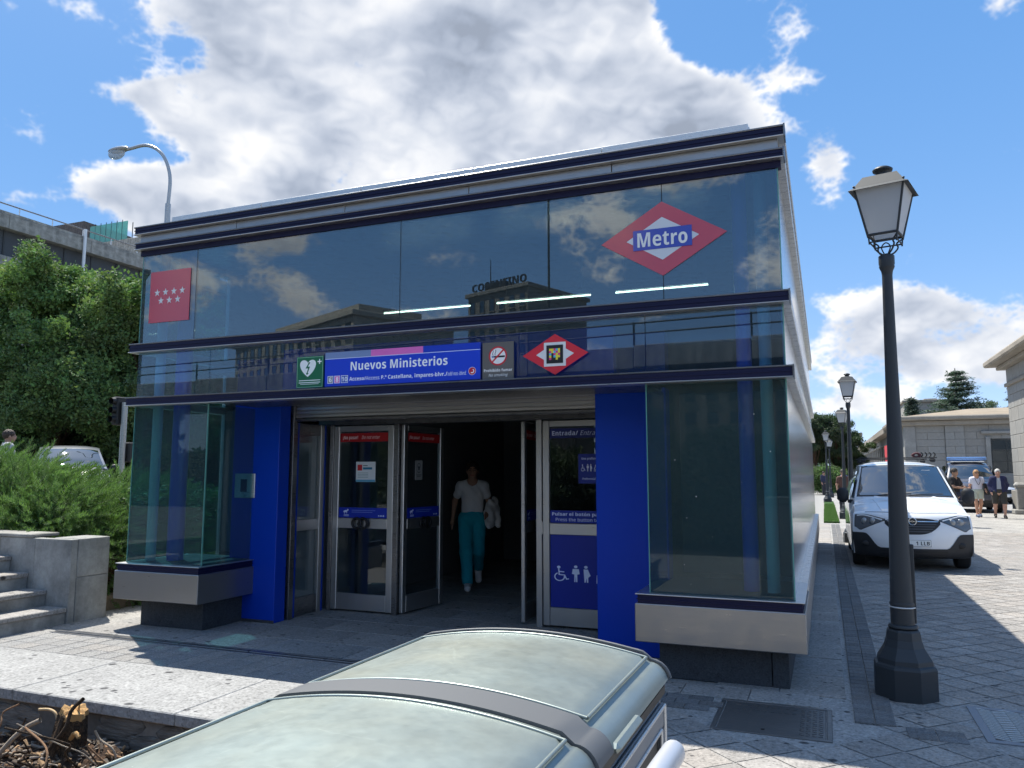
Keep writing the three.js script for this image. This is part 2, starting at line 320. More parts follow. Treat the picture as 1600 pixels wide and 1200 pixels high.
// rows of stones, each a mesh of its own up to `most`, the rest joined
function paving(name, label, cells, size, mats, most, stoneName, seed, turn = 0, lift = 0) {
  const R = rng(seed), root = struct(name); root.userData.label = label;
  const [w, d] = size, geos = [0, 1, 2].map((k) => bx(-w / 2, w / 2, -0.04, 0, -d / 2, d / 2, 0.0025));
  geos.forEach((g, k) => { const uv = g.attributes.uv; for (let i = 0; i < uv.count; i++) uv.setXY(i, uv.getX(i) + k * 0.37, uv.getY(i) + k * 0.61); });
  cells.sort((a, b) => (a[0] ** 2 + a[1] ** 2) - (b[0] ** 2 + b[1] ** 2));
  const rest = mats.map(() => []);
  cells.forEach(([x, z, s = 1], n) => {
    const k = (R() * mats.length) | 0, q = (R() * 3) | 0, dy = (R() - 0.5) * 0.002 + lift;
    if (n < most) { const m = part(stoneName, geos[q], mats[k], root); m.position.set(x, dy, z); m.rotation.set((R() - 0.5) * 0.008, turn, (R() - 0.5) * 0.008); if (s !== 1) m.scale.x = s; }
    else { const g = new THREE.PlaneGeometry(w * 0.97, d * 0.97); g.rotateX(-Math.PI / 2); g.rotateX((R() - 0.5) * 0.01); g.rotateY(turn); g.translate(x, dy * 0.7, z); const uv = g.attributes.uv, ox = R() * 3, oy = R() * 3; for (let i = 0; i < uv.count; i++) uv.setXY(i, uv.getX(i) * w + ox, uv.getY(i) * d + oy); rest[k].push(g); }
  });
  rest.forEach((l, k) => { if (l.length) { const m = part('far_stones', l, mats[k], root); m.userData.kind = 'stuff'; } });
  return root;
}
{
  // diagonal stone pavers over the open square to the right and in front
  const cells = [], s = 0.245, c = Math.SQRT1_2;
  for (let i = -140; i < 140; i++) for (let j = -140; j < 140; j++) {
    const x = (i + j) * s * c, z = (i - j) * s * c - 9;
    const nearB = x > -2.35 && x < 9.5 && z > -5.32 && z < -0.6, right = x > 0.175 && x < 9.5 && z <= -5.32 && z > -24;
    const mh = x > -0.86 && x < 0.1 && z > -5.80 && z < -4.90, gr = x > 0.70 && x < 1.65 && z > -6.2 && z < -5.3;
    if ((nearB || right) && !mh && !gr) cells.push([x, z]);
  }
  paving('diagonal_paving', 'grey stone pavers laid diagonally over the square beside the lamp post', cells, [s - 0.006, s - 0.006], paverMats, 300, 'paver', 31, Math.PI / 4);
}
{
  const cells = []; for (let z = -5.52; z > -26; z -= 0.106) for (const x of [0.165, 0.285]) cells.push([x, z]);
  paving('dark_sett_strip', 'narrow dark strip of small stone setts running along the glass building', cells, [0.114, 0.098], settMats, 290, 'sett', 32, 0, 0.009);
  const c2 = []; for (let x = -2.3; x < -0.84; x += 0.16) for (const z of [-5.64, -5.53, -5.42]) c2.push([x + (z === -5.53 ? 0.08 : 0), z]);
  for (let x = 0.47; x < 0.72; x += 0.16) for (const z of [-5.44, -5.33]) c2.push([x, z]);
  paving('dark_sett_rows', 'short rows of dark setts beside the large manhole cover', c2, [0.154, 0.102], settMats, 300, 'sett', 33, 0, 0.006);
}
{
  const cells = []; for (let z = -6.0; z > -26; z -= 0.6) for (const x of [-0.70, -0.26]) cells.push([x + 0.11, z - 0.3]);
  paving('side_slabs', 'pale smooth stone slabs along the right side of the glass building', cells, [0.434, 0.594], slabMats, 200, 'slab', 34, 0, 0.005);
  const c2 = []; for (let x = -2.2; x < 0.0; x += 0.46) c2.push([x + 0.03, -5.855]);
  paving('front_slabs', 'pale stone slabs in front of the dark plinth beside the manhole', c2, [0.452, 0.285], slabMats, 60, 'slab', 35, 0, 0.005);
}
{
  const cells = []; let r = 0;
  for (let z = -5.66; z > -13.2; z -= 0.5, r++) for (let x = -7.3 + (r % 2) * 0.45; x < -1.3; x += 0.9) if (z > -7.5 || (x > -5.6 && x < -1.7)) cells.push([x + 0.3, z - 0.25]);
  paving('entrance_floor', 'worn grey stone slabs of the entrance floor and hall', cells, [0.892, 0.492], floorMats, 200, 'floor_slab', 36);
  const c2 = []; r = 0;
  for (let z = -5.44; z < -3.9; z += 0.205, r++) for (let x = -7.3; x < -2.4; x += 0.205) c2.push([x + 0.1, z]);
  paving('square_pavers', 'square grey pavers with pale joints between the ledge and the drain', c2, [0.192, 0.197], greyPaverMats, 260, 'paver', 37);
}
// steel drain channel across the entrance
{
  const d = thing('drain_channel', 'long dark slotted drain channel set in the floor before the entrance', 'drain');
  part('channel_bed', bx(-7.15, -2.35, -0.045, -0.001, -5.655, -5.545), M.steelDark, d);
  part('channel_rail', bx(-7.15, -2.35, -0.04, 0.004, -5.672, -5.645, 0.003), M.steelDark, d);
  part('channel_rail', bx(-7.15, -2.35, -0.04, 0.004, -5.555, -5.528, 0.003), M.steelDark, d);
  for (let k = 0; k < 6; k++) part('channel_cover', bx(-7.14 + k * 0.8, -7.14 + k * 0.8 + 0.79, -0.03, 0.006, -5.636, -5.585, 0.003), M.steelDark, d);
  settle(d, -4.7, 0, -5.6);
}
// manhole cover with its frame, and the steel grating to the right
{
  const iron = std({ color: lin(0.115, 0.11, 0.105), metalness: 0.35, roughness: 0.7, roughnessMap: T.brushed, bumpMap: T.noise, bumpScale: 0.004 });
  const m = thing('manhole_cover', 'large rectangular dark iron manhole cover in front of the plinth', 'manhole');
  const x0 = -0.69, x1 = -0.06, z0 = -5.66, z1 = -5.06;
  part('frame', [bx(x0 - 0.035, x1 + 0.035, -0.04, 0.004, z0 - 0.035, z0 - 0.004, 0.003), bx(x0 - 0.035, x1 + 0.035, -0.04, 0.004, z1 + 0.004, z1 + 0.035, 0.003), bx(x0 - 0.035, x0 - 0.004, -0.04, 0.004, z0 - 0.003, z1 + 0.003, 0.003), bx(x1 + 0.004, x1 + 0.035, -0.04, 0.004, z0 - 0.003, z1 + 0.003, 0.003)], iron, m);
  part('cover_plate', bx(x0, x1, -0.04, 0.0, z0, z1, 0.004), iron, m);
  const studs = []; for (let i = 0; i < 4; i++) for (let j = 0; j < 14; j++) studs.push(tr(bx(-0.012, 0.012, -0.001, 0.003, -0.006, 0.006), x1 - 0.03 - i * 0.036, 0, z0 + 0.04 + j * 0.04, 0.7 * (((i + j) & 1) ? 1 : -1)));
  for (let i = 0; i < 9; i++) for (let j = 0; j < 2; j++) studs.push(tr(bx(-0.014, 0.014, -0.001, 0.003, -0.006, 0.006), x0 + 0.08 + i * 0.045, 0, z0 + 0.06 + j * 0.1));
  part('raised_pattern', studs, iron, m).userData.kind = 'stuff';
  part('lifting_hole', new THREE.CylinderGeometry(0.012, 0.012, 0.003, 12).translate(x0 + 0.27, 0.002, z1 - 0.06), M.black, m);
  settle(m, (x0 + x1) / 2, 0, (z0 + z1) / 2);
  const g = thing('floor_grating', 'steel floor grating with herringbone bars right of the lamp post base', 'grating');
  const gx0 = 0.86, gx1 = 1.5, gz0 = -6.08, gz1 = -5.42, bars = [];
  part('frame', [bx(gx0 - 0.05, gx1 + 0.05, -0.04, 0.004, gz0 - 0.05, gz0), bx(gx0 - 0.05, gx1 + 0.05, -0.04, 0.004, gz1, gz1 + 0.05), bx(gx0 - 0.05, gx0, -0.04, 0.004, gz0, gz1), bx(gx1, gx1 + 0.05, -0.04, 0.004, gz0, gz1)], std({ color: lin(0.22, 0.225, 0.24), metalness: 0.3, roughness: 0.6 }), g);
  part('pit', bx(gx0 + 0.001, gx1 - 0.001, -0.046, -0.002, gz0 + 0.001, gz1 - 0.001), M.black, g);
  for (let k = 0; k < 18; k++) { const z = gz0 + 0.02 + k * 0.036; for (let i = 0; i < 8; i++) part('bar', tr(bx(-0.044, 0.044, -0.028, 0.006, -0.004, 0.004), gx0 + 0.04 + i * 0.08, 0, z, (i & 1) ? 0.5 : -0.5), M.steelSide, g); }
  settle(g, (gx0 + gx1) / 2, 0, (gz0 + gz1) / 2);
}

{
  const g = bx(-120, 60, -0.011, 0.002, 3.2, 58); const o = struct('road', g, std({ color: lin(0.055, 0.055, 0.058), map: T.asphalt, roughness: 0.95, bumpMap: T.fine, bumpScale: 0.003 })); o.userData.label = 'dark asphalt road behind the viewer';
}
// ---------------------------------------------------------------- the glass metro pavilion
const font = await new FontLoader().loadAsync('fonts/droid/droid_sans_bold.typeface.json');
const ZG = -6.0, ZF = -5.915, XL = -6.76, XR = -0.18, GL = -6.70, GR = -0.24, ZB = -19.0;
{
  const b = thing('metro_pavilion', 'long glass metro entrance pavilion with dark blue bars and bright blue door pillars', 'building');
  // plinths, steel base panels, blue strips
  part('plinth', bx(-1.24, -0.42, 0, 0.33, -7.4, -6.10, 0.004), M.slate, b);
  part('plinth', bx(-0.415, -0.30, 0, 0.33, -7.4, -6.095, 0.004), M.slate, b);
  part('plinth', bx(-0.42, -0.31, 0, 0.33, ZB, -7.405, 0.004), M.slate, b);
  part('plinth', bx(-6.62, -5.80, 0, 0.33, -7.3, -6.14, 0.004), M.slate, b);
  const basePanel = (x0, x1, z0, z1) => {
    part('base_panel', bx(x0, x1, 0.29, 0.572, z0, z1, 0.006), M.steelPanel, b);
    part('base_strip', bx(x0 + 0.02, x1 - 0.02, 0.574, 0.6345, z0 + 0.02, z1 - 0.02), M.navy, b);
    part('sill', bx(x0 + 0.002, x1 - 0.002, 0.636, 0.645, z0 + 0.002, z1 - 0.004, 0.003), M.steel, b);
    part('navy_rib', bx(x0 + 0.012, x1 - 0.012, 0.600, 0.608, z0 + 0.012, z1 - 0.012), M.navy, b);
  };
  for (const [xa, xb, za] of [[-1.27, -0.25, -6.98], [-6.68, -5.73, -6.88]]) part('bay_floor', bx(xa, xb, 0.6455, 0.652, za, ZG - 0.014), M.slate, b);
  basePanel(-1.385, -0.165, -7.0, ZF); basePanel(-6.77, -5.665, -6.9, ZF);
  for (let k = 0; k < 10; k++) { const z1 = -7.003 - k * 1.2; part('base_panel', bx(-0.40, -0.167, 0.29, 0.572, z1 - 1.197, z1, 0.004), M.steelPanel, b); }
  part('sill', bx(-0.40, -0.169, 0.575, 0.645, ZB, -7.004, 0.004), M.steelSide, b);
  // bars that run round the building between the rows of glass
  const bar = (name, y0, y1, out) => {
    const zf = ZF + out, xl = XL - out, xr = XR + out, h = y1 - y0, s = 0.013;
    const r = part(name, bx(xl + 0.012, xr - 0.012, y0 + s * 0.7, y1 - s, ZG - 0.06, zf - 0.014), M.navy, b);
    part('steel_lip', bx(xl, xr, y0, y0 + s * 0.7, ZG - 0.06, zf, 0.003), M.steel, r);
    part('steel_lip', bx(xl, xr, y1 - s, y1, ZG - 0.06, zf - 0.004, 0.003), M.steelDark, r);
    part('navy_rib', bx(xl + 0.006, xr - 0.006, y0 + h * 0.48, y0 + h * 0.56, zf - 0.02, zf - 0.007), M.navy, r);
    part('end_cap', bx(xr - 0.01, xr + 0.002, y0 - 0.002, y1 + 0.002, ZG - 0.06, zf + 0.002), M.steelDark, r);
    part('side_rail', bx(GR - 0.05, xr - 0.002, y0 + 0.002, y1 - 0.002, ZB, ZG - 0.0615, 0.004), M.steelSide, r);
    part('side_rail', bx(xl + 0.002, GL + 0.05, y0 + 0.002, y1 - 0.002, ZB, ZG - 0.0615, 0.004), M.steelSide, r);
  };
  bar('lower_bar', 2.25, 2.342, 0.005); bar('middle_bar', 2.812, 2.908, 0); bar('cornice_bar', 3.925, 4.003, 0); bar('cornice_bar', 4.088, 4.178, 0.01);
  part('cornice_soffit', bx(XL + 0.03, XR - 0.03, 3.872, 3.924, -6.06, -5.985), M.navy, b);
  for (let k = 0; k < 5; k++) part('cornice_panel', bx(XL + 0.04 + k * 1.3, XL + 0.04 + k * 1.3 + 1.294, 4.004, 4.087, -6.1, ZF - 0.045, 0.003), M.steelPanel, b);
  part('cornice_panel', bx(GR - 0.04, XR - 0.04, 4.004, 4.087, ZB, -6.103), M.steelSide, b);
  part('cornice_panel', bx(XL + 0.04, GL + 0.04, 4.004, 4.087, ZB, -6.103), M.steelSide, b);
  part('roof', bx(GL + 0.06, GR - 0.06, 4.0, 4.15, ZB, -6.105), M.steelSide, b);
  for (let k = 0; k < 5; k++) part('roof_parapet', bx(-6.71 + k * 1.25, -6.71 + k * 1.25 + 1.243, 4.152, 4.43, -6.42, -6.36, 0.004), M.steelSide, b);
  part('roof_parapet', bx(-0.52, -0.46, 4.152, 4.43, ZB, -6.425, 0.004), M.steelSide, b);
  // glass panes of the front
  const pane = (x0, x1, y0, y1, mat = M.glass) => { part('glass_pane', bx(x0 + 0.003, x1 - 0.003, y0, y1, ZG - 0.012, ZG), mat, b); };
  const jx = [GL, -5.95, -3.53, -1.125, GR];
  for (let i = 0; i < 4; i++) { pane(jx[i], jx[i + 1], 2.909, 3.872); }
  const kx = [GL, -5.72, -4.62, -2.36, -1.28, GR];
  for (let i = 0; i < 5; i++) pane(kx[i], kx[i + 1], 2.343, 2.811, M.bandGlass);
  for (const x of [-5.95, -3.53, -1.125]) part('pane_joint', bx(x - 0.0028, x + 0.0028, 2.909, 3.871, ZG - 0.011, ZG - 0.001), M.black, b);
  pane(-1.28, GR, 0.646, 2.249, M.clearGlass); pane(GL, -5.72, 0.646, 2.249, M.clearGlass);
  const sidePane = (x, z0, z1, y0, y1, mat) => part('glass_pane', bx(x - 0.012, x, y0, y1, z0 + 0.003, z1 - 0.003), mat, b);
  sidePane(-5.712, -6.69, ZG - 0.014, 0.646, 2.249, M.clearGlass); sidePane(-1.272, -6.69, ZG - 0.014, 0.646, 2.249, M.clearGlass);
  for (const [y0, y1] of [[0.646, 2.249], [2.343, 2.811], [2.909, 3.924]]) {
    sidePane(GL + 0.012, -7.25, ZG - 0.014, y0, y1, M.clearGlass);
    for (let z = ZG - 0.014, k = 0; z > ZB; z -= 1.2, k++) sidePane(GR, Math.max(z - 1.2, ZB), z, y0, y1, M.sideGlass);
  }
  for (const [x, y0, y1] of [[-5.7165, 0.646, 2.249], [-1.2825, 0.646, 2.249], [GL - 0.002, 0.646, 2.249], [GL - 0.002, 2.909, 3.872], [GR + 0.003, 0.646, 2.249], [GR + 0.003, 2.909, 3.872], [GR + 0.003, 2.343, 2.811]])
    part('glass_edge', bx(x - 0.004, x + 0.004, y0, y1, ZG - 0.013, ZG + 0.001), M.glassEdge, b);
  { const R = rng(66), sp = []; for (let k = 0; k < 9; k++) { const s = 0.0015 + R() * 0.002; sp.push(tr(new THREE.CircleGeometry(1, 7).scale(s * (0.4 + R()), s * (0.6 + R() * 2), 1), -1.2 + R() * 0.85, 0.72 + R() * 1.3, ZG + 0.0015, 0, 0, R())); } part('dirt_specks', sp, M.white, b).userData.kind = 'stuff'; }
  // what stands behind the glass: columns, pipes, dark walls
  for (const [x, z, r, m] of [[-0.56, -6.34, 0.06, M.blueCol], [-0.395, -6.3, 0.048, M.pipe], [-6.36, -6.3, 0.085, M.blueCol], [-6.56, -6.17, 0.05, M.pipe]])
    part('column', new THREE.CylinderGeometry(r, r, 3.4, 24).translate(x, 2.3, z), m, b);
  part('inner_wall', bx(-1.255, GR - 0.03, 0.646, 2.30, -7.45, -7.35), M.interiorTeal, b);
  part('inner_wall', bx(GL + 0.03, -6.02, 0.646, 2.30, -7.36, -7.26), M.interiorTeal, b);
  part('inner_wall', bx(GL + 0.04, GR - 0.03, 2.81, 4.0, -12.1, -12.0), M.interior, b);
  part('inner_floor', bx(GL + 0.04, GR - 0.03, 2.72, 2.80, -12.0, -7.0), M.interior, b);
  part('inner_wall', bx(GR - 0.05, GR - 0.02, 0.33, 4.0, ZB, -7.36), M.interior, b);
  part('left_wall', bx(GL, GL + 0.05, 0.33, 4.0, ZB, -7.255), M.steelSide, b);
  part('left_wall', bx(GL + 0.02, GL + 0.05, 0, 0.33, ZB, -7.31), M.slate, b);
  part('back_wall', bx(GL + 0.055, GR - 0.055, 0, 4.0, ZB + 0.01, ZB + 0.1), M.steelSide, b);
  // blue portal: two pillars and the header behind the sign band
  part('pillar', bx(-6.0, -5.385, 0, 2.30, -6.88, -6.70, 0.006), M.blue, b);
  part('pillar', bx(-1.90, -1.262, 0, 2.30, -6.88, -6.70, 0.006), M.blue, b);
  part('pillar_foot', bx(-5.99, -5.38, 0.0, 0.03, -6.70, -6.694), M.steelDark, b);
  part('portal_header', bx(-5.05, -1.62, 2.302, 2.80, -6.40, -6.30, 0.004), M.blue, b);
  part('portal_header', bx(-6.0, -1.262, 2.36, 2.80, -6.88, -6.72), M.blueDark, b);
  part('soffit', bx(-5.70, -1.29, 2.262, 2.298, -6.68, -6.06), M.steelDark, b);
  for (let k = 0; k < 5; k++) part('shutter_slat', bx(-5.37, -1.915, 2.15 + k * 0.043, 2.15 + k * 0.043 + 0.040, -6.97, -6.94, 0.010), M.steel, b);
  part('shutter_bottom_bar', bx(-5.37, -1.915, 2.118, 2.147, -6.985, -6.925, 0.004), M.steelDark, b);
  for (const x of [-5.375, -1.915]) part('shutter_guide', bx(x - 0.014, x + 0.016, 0, 2.36, -6.98, -6.90, 0.003), M.steelDark, b);
  // hall behind the doors
  part('door_header', bx(-5.45, -1.72, 2.11, 2.26, -7.66, -7.56, 0.004), M.steelDark, b);
  part('door_header', bx(-5.45, -1.72, 2.262, 2.70, -7.65, -7.58), M.blueDark, b);
  part('hall_wall', bx(-5.62, -5.50, 0, 2.70, -13.3, -7.70), M.interior, b);
  part('hall_wall', bx(-1.80, -1.70, 0, 2.70, -13.3, -6.89), M.interior, b);
  part('hall_wall', bx(-5.50, -1.80, 0, 2.70, -13.3, -13.2), M.interior, b);
  part('hall_ceiling', bx(-5.62, -1.70, 2.70, 2.718, -13.3, -6.99), M.interior, b);
  // side screen of the vestibule
  {
    const s = part('side_screen', bx(-5.445, -5.425, 0.2, 1.98, -7.46, -7.06), M.doorGlass, b);
    for (const [z0, z1, m] of [[-7.06, -6.99, M.blue], [-7.53, -7.46, M.steel], [-7.56, -7.532, M.blue]]) part('screen_post', bx(-5.46, -5.40, 0, 2.11, z0, z1, 0.003), m, s);
    part('screen_rail', bx(-5.455, -5.41, 0.92, 1.04, -7.459, -7.061, 0.003), M.steel, s);
    part('kick_plate', bx(-5.455, -5.41, 0.0, 0.199, -7.459, -7.061, 0.003), M.steelDark, s);
    part('screen_rail', bx(-5.455, -5.41, 1.982, 2.11, -7.459, -7.061, 0.003), M.steelDark, s);
    part('screen_backing', bx(-5.47, -5.462, 0, 2.11, -7.56, -6.99), M.interior, s);
  }
  // door leaves: built round x 0..w, z 0, then turned into place
  const redStrip = print(512, 64, (c, w, h) => { c.fillStyle = '#b0141f'; c.fillRect(0, 0, w, h); c.fillStyle = '#f2e4e4'; c.font = 'bold 34px sans-serif'; c.fillText('¡No pasar!', 26, 44); c.font = 'italic 34px sans-serif'; c.fillText('Do not enter', 228, 44); });
  const blueStrip = print(512, 80, (c, w, h) => { c.fillStyle = '#0b2fae'; c.fillRect(0, 0, w, h); c.fillStyle = '#dfe6ff'; c.beginPath(); c.ellipse(72, 30, 22, 9, -0.2, 0, 7); c.fill(); c.fillRect(60, 34, 6, 16); c.fillRect(84, 32, 6, 16); c.beginPath(); c.arc(98, 20, 8, 0, 7); c.fill(); c.fillRect(56, 56, 54, 5); c.fillRect(56, 65, 54, 4); c.globalAlpha = 0.55; c.fillRect(140, 20, 250, 4); c.fillRect(140, 34, 220, 4); c.globalAlpha = 0.9; c.fillRect(420, 56, 14, 12); c.fillRect(442, 56, 16, 12); c.fillRect(466, 56, 16, 12); });
  const door = (w, mid, x, z, turn, kind) => {
    const d = new THREE.Group(); d.name = 'door'; b.add(d); d.position.set(x, 0, z); d.rotation.y = turn;
    const s = 0.075, t = 0.022, H = 2.10;
    part('stile', bx(0, s, 0.02, H, -t, t, 0.006), M.steel, d); part('stile', bx(w - s, w, 0.02, H, -t, t, 0.006), M.steel, d);
    part('top_rail', bx(s + 0.001, w - s - 0.001, H - 0.065, H - 0.002, -t + 0.003, t - 0.003, 0.003), M.steel, d);
    part('middle_rail', bx(s + 0.001, w - s - 0.001, 0.93, 1.045, -t + 0.002, t - 0.002, 0.004), M.steel, d);
    part('kick_plate', bx(s + 0.001, w - s - 0.001, 0.024, 0.205, -t + 0.002, t - 0.002, 0.004), M.steel, d);
    part('pane', bx(s + 0.002, w - s - 0.002, 1.047, H - 0.067, -0.005, 0.005), M.doorGlass, d);
    if (kind === 'blue') part('lower_panel', bx(s + 0.002, w - s - 0.002, 0.207, 0.928, -0.005, 0.005), M.blue, d);
    else part('pane', bx(s + 0.002, w - s - 0.002, 0.207, 0.928, -0.005, 0.005), M.doorGlass, d);
    if (kind !== 'blue') {
      part('warning_strip', panel(w - 2 * s - 0.006, 0.10, w / 2, 1.965, 0.0075), std({ map: redStrip, roughness: 0.5 }), d);
      part('blue_strip', panel(w - 2 * s - 0.006, 0.115, w / 2, 1.107, 0.0075), std({ map: blueStrip, roughness: 0.5 }), d);
      part('push_handle', [rod([w / 2 - 0.02, 0.985, t], [w / 2 - 0.02, 0.985, 0.07], 0.014), tr(new THREE.TorusGeometry(0.055, 0.016, 8, 20), w / 2 - 0.05, 0.99, 0.05), tr(new THREE.TorusGeometry(0.055, 0.016, 8, 20), w / 2 + 0.035, 0.99, 0.05)], M.black, d);
    } else {
      const figures = (c, x0, y0, k) => {   // wheelchair, parent, pregnant, elder
        c.lineWidth = 3.4 * k; c.lineCap = 'round'; c.strokeStyle = c.fillStyle = '#e8edff';
        const head = (x, y, r = 4.6) => { c.beginPath(); c.arc(x0 + x * k, y0 + y * k, r * k, 0, 7); c.fill(); }, line = (...p) => { c.beginPath(); c.moveTo(x0 + p[0] * k, y0 + p[1] * k); for (let i = 2; i < p.length; i += 2) c.lineTo(x0 + p[i] * k, y0 + p[i + 1] * k); c.stroke(); }, body = (...p) => { c.beginPath(); c.moveTo(x0 + p[0] * k, y0 + p[1] * k); for (let i = 2; i < p.length; i += 2) c.lineTo(x0 + p[i] * k, y0 + p[i + 1] * k); c.fill(); };
        head(14, 6); line(14, 12, 15, 30, 29, 31, 34, 44, 39, 43); line(15, 20, 27, 21); c.beginPath(); c.arc(x0 + 16 * k, y0 + 37 * k, 12.5 * k, -0.1, 4.2); c.stroke();
        head(58, 3); body(50, 10, 66, 10, 68, 26, 62, 28, 62, 52, 59, 52, 58, 34, 57, 52, 54, 52, 54, 28, 48, 26); head(58, 17, 3.4);
        head(84, 3); body(78, 10, 89, 10, 96, 30, 90, 36, 90, 52, 86, 52, 86, 38, 83, 52, 80, 52);
        head(124, 9); line(122, 15, 113, 28, 112, 52); line(113, 30, 122, 38, 121, 52); line(121, 18, 128, 28, 136, 28, 137, 52);
        head(160, 3); body(153, 10, 168, 10, 168, 30, 165, 52, 161, 52, 160, 34, 158, 52, 154, 52);
      };
      const pr1 = print(512, 640, (c, w, h) => { c.fillStyle = '#0a2796'; c.fillRect(0, 0, w, h); figures(c, 20, 270, 2.75); });
      part('printed_sheet', panel(w - 2 * s - 0.008, 0.715, w / 2, 0.568, 0.0075), std({ map: pr1, roughness: 0.5 }), d);
      const pr2 = print(512, 72, (c, w, h) => { c.fillStyle = '#10246e'; c.fillRect(0, 0, w, h); c.fillStyle = '#c9d2ee'; c.font = 'bold 46px sans-serif'; c.fillText('Entrada/', 12, 52); c.font = 'italic 46px sans-serif'; c.fillText('Entrance', 216, 52); });
      part('entrance_strip', panel(w - 2 * s - 0.008, 0.10, w / 2, 1.965, 0.0075), std({ map: pr2, roughness: 0.5 }), d);
      const pr3 = print(512, 100, (c, w, h) => { c.fillStyle = '#0a2796'; c.fillRect(0, 0, w, h); c.fillStyle = '#e8edff'; c.font = 'bold 38px sans-serif'; c.fillText('Pulsar el botón para abrir', 10, 42); c.font = '36px sans-serif'; c.fillText('Press the button to open', 36, 86); });
      part('blue_strip', panel(w - 2 * s - 0.006, 0.125, w / 2, 1.112, 0.0075), std({ map: pr3, roughness: 0.5 }), d);
      const pr4 = print(320, 320, (c, w, h) => { c.fillStyle = '#0b2a92'; c.fillRect(0, 0, w, h); c.fillStyle = '#dfe6ff'; c.font = 'bold 34px sans-serif'; c.fillText('Uso preferente', 38, 62); figures(c, 30, 112, 1.5); c.font = 'italic 32px sans-serif'; c.fillText('Preferential use', 44, 280); });
      part('notice', panel(0.27, 0.30, w / 2 + 0.06, 1.60, 0.0078), std({ map: pr4, roughness: 0.5 }), d);
      part('hinge', bx(-0.012, 0.006, 0.93, 1.06, 0.0, 0.03, 0.003), M.steel, d);
    }
    return d;
  };
  door(0.80, 0, -5.305, -7.60, 0, 'red');
  door(0.80, 0, -4.41, -7.62, Math.PI / 2 - 0.12, 'red');
  door(0.80, 0, -2.955, -7.62, Math.PI / 2 + 0.05, 'red');
  door(0.92, 0, -2.72, -7.60, 0, 'blue');
  part('door_post', bx(-5.36, -5.31, 0, 2.11, -7.64, -7.575, 0.004), M.steelDark, b);
  part('door_post', bx(-4.50, -4.44, 0, 2.11, -7.64, -7.575, 0.004), M.steelDark, b);
  part('door_post', bx(-2.79, -2.725, 0, 2.11, -7.63, -7.57, 0.004), M.steel, b);
  settle(b, -3.47, 0, -6);
}
// lamps inside the upper glass: white tubes
{
  const glow = std({ color: lin(0.8, 0.8, 0.75), emissive: lin(1.0, 0.72, 0.48), emissiveIntensity: 3.6 });
  const where = ['above the defibrillator sign', 'above the no smoking sign', 'under the large red diamond', 'behind the red starred panel'];
  [[-4.92, -3.76], [-3.42, -2.30], [-2.02, -1.04]].forEach(([x0, x1], k) => {
    const t = thing('tube_light', 'white tube light hanging behind the upper glass ' + where[k], 'lamp', [(x0 + x1) / 2, 3.5, -8], 0, 'tube lights behind the upper glass');
    const w = x1 - x0;
    part('tube', new THREE.CylinderGeometry(0.009, 0.009, w, 10).rotateZ(Math.PI / 2), glow, t);
    part('housing', bx(-w / 2, w / 2, 0.014, 0.05, -0.03, 0.03, 0.004), M.steelDark, t);
    part('hanger', [rod([-w * 0.4, 0.05, 0], [-w * 0.4, 0.49, 0], 0.004), rod([w * 0.4, 0.05, 0], [w * 0.4, 0.49, 0], 0.004)], M.steelDark, t);
    const l = new THREE.RectAreaLight(new THREE.Color(1, 0.97, 0.88), 0.8, w, 0.03); l.position.set(0, -0.016, 0); l.lookAt(0, -5, 0.001); l.rotation.set(-Math.PI / 2, 0, 0); t.add(l);
  });
}
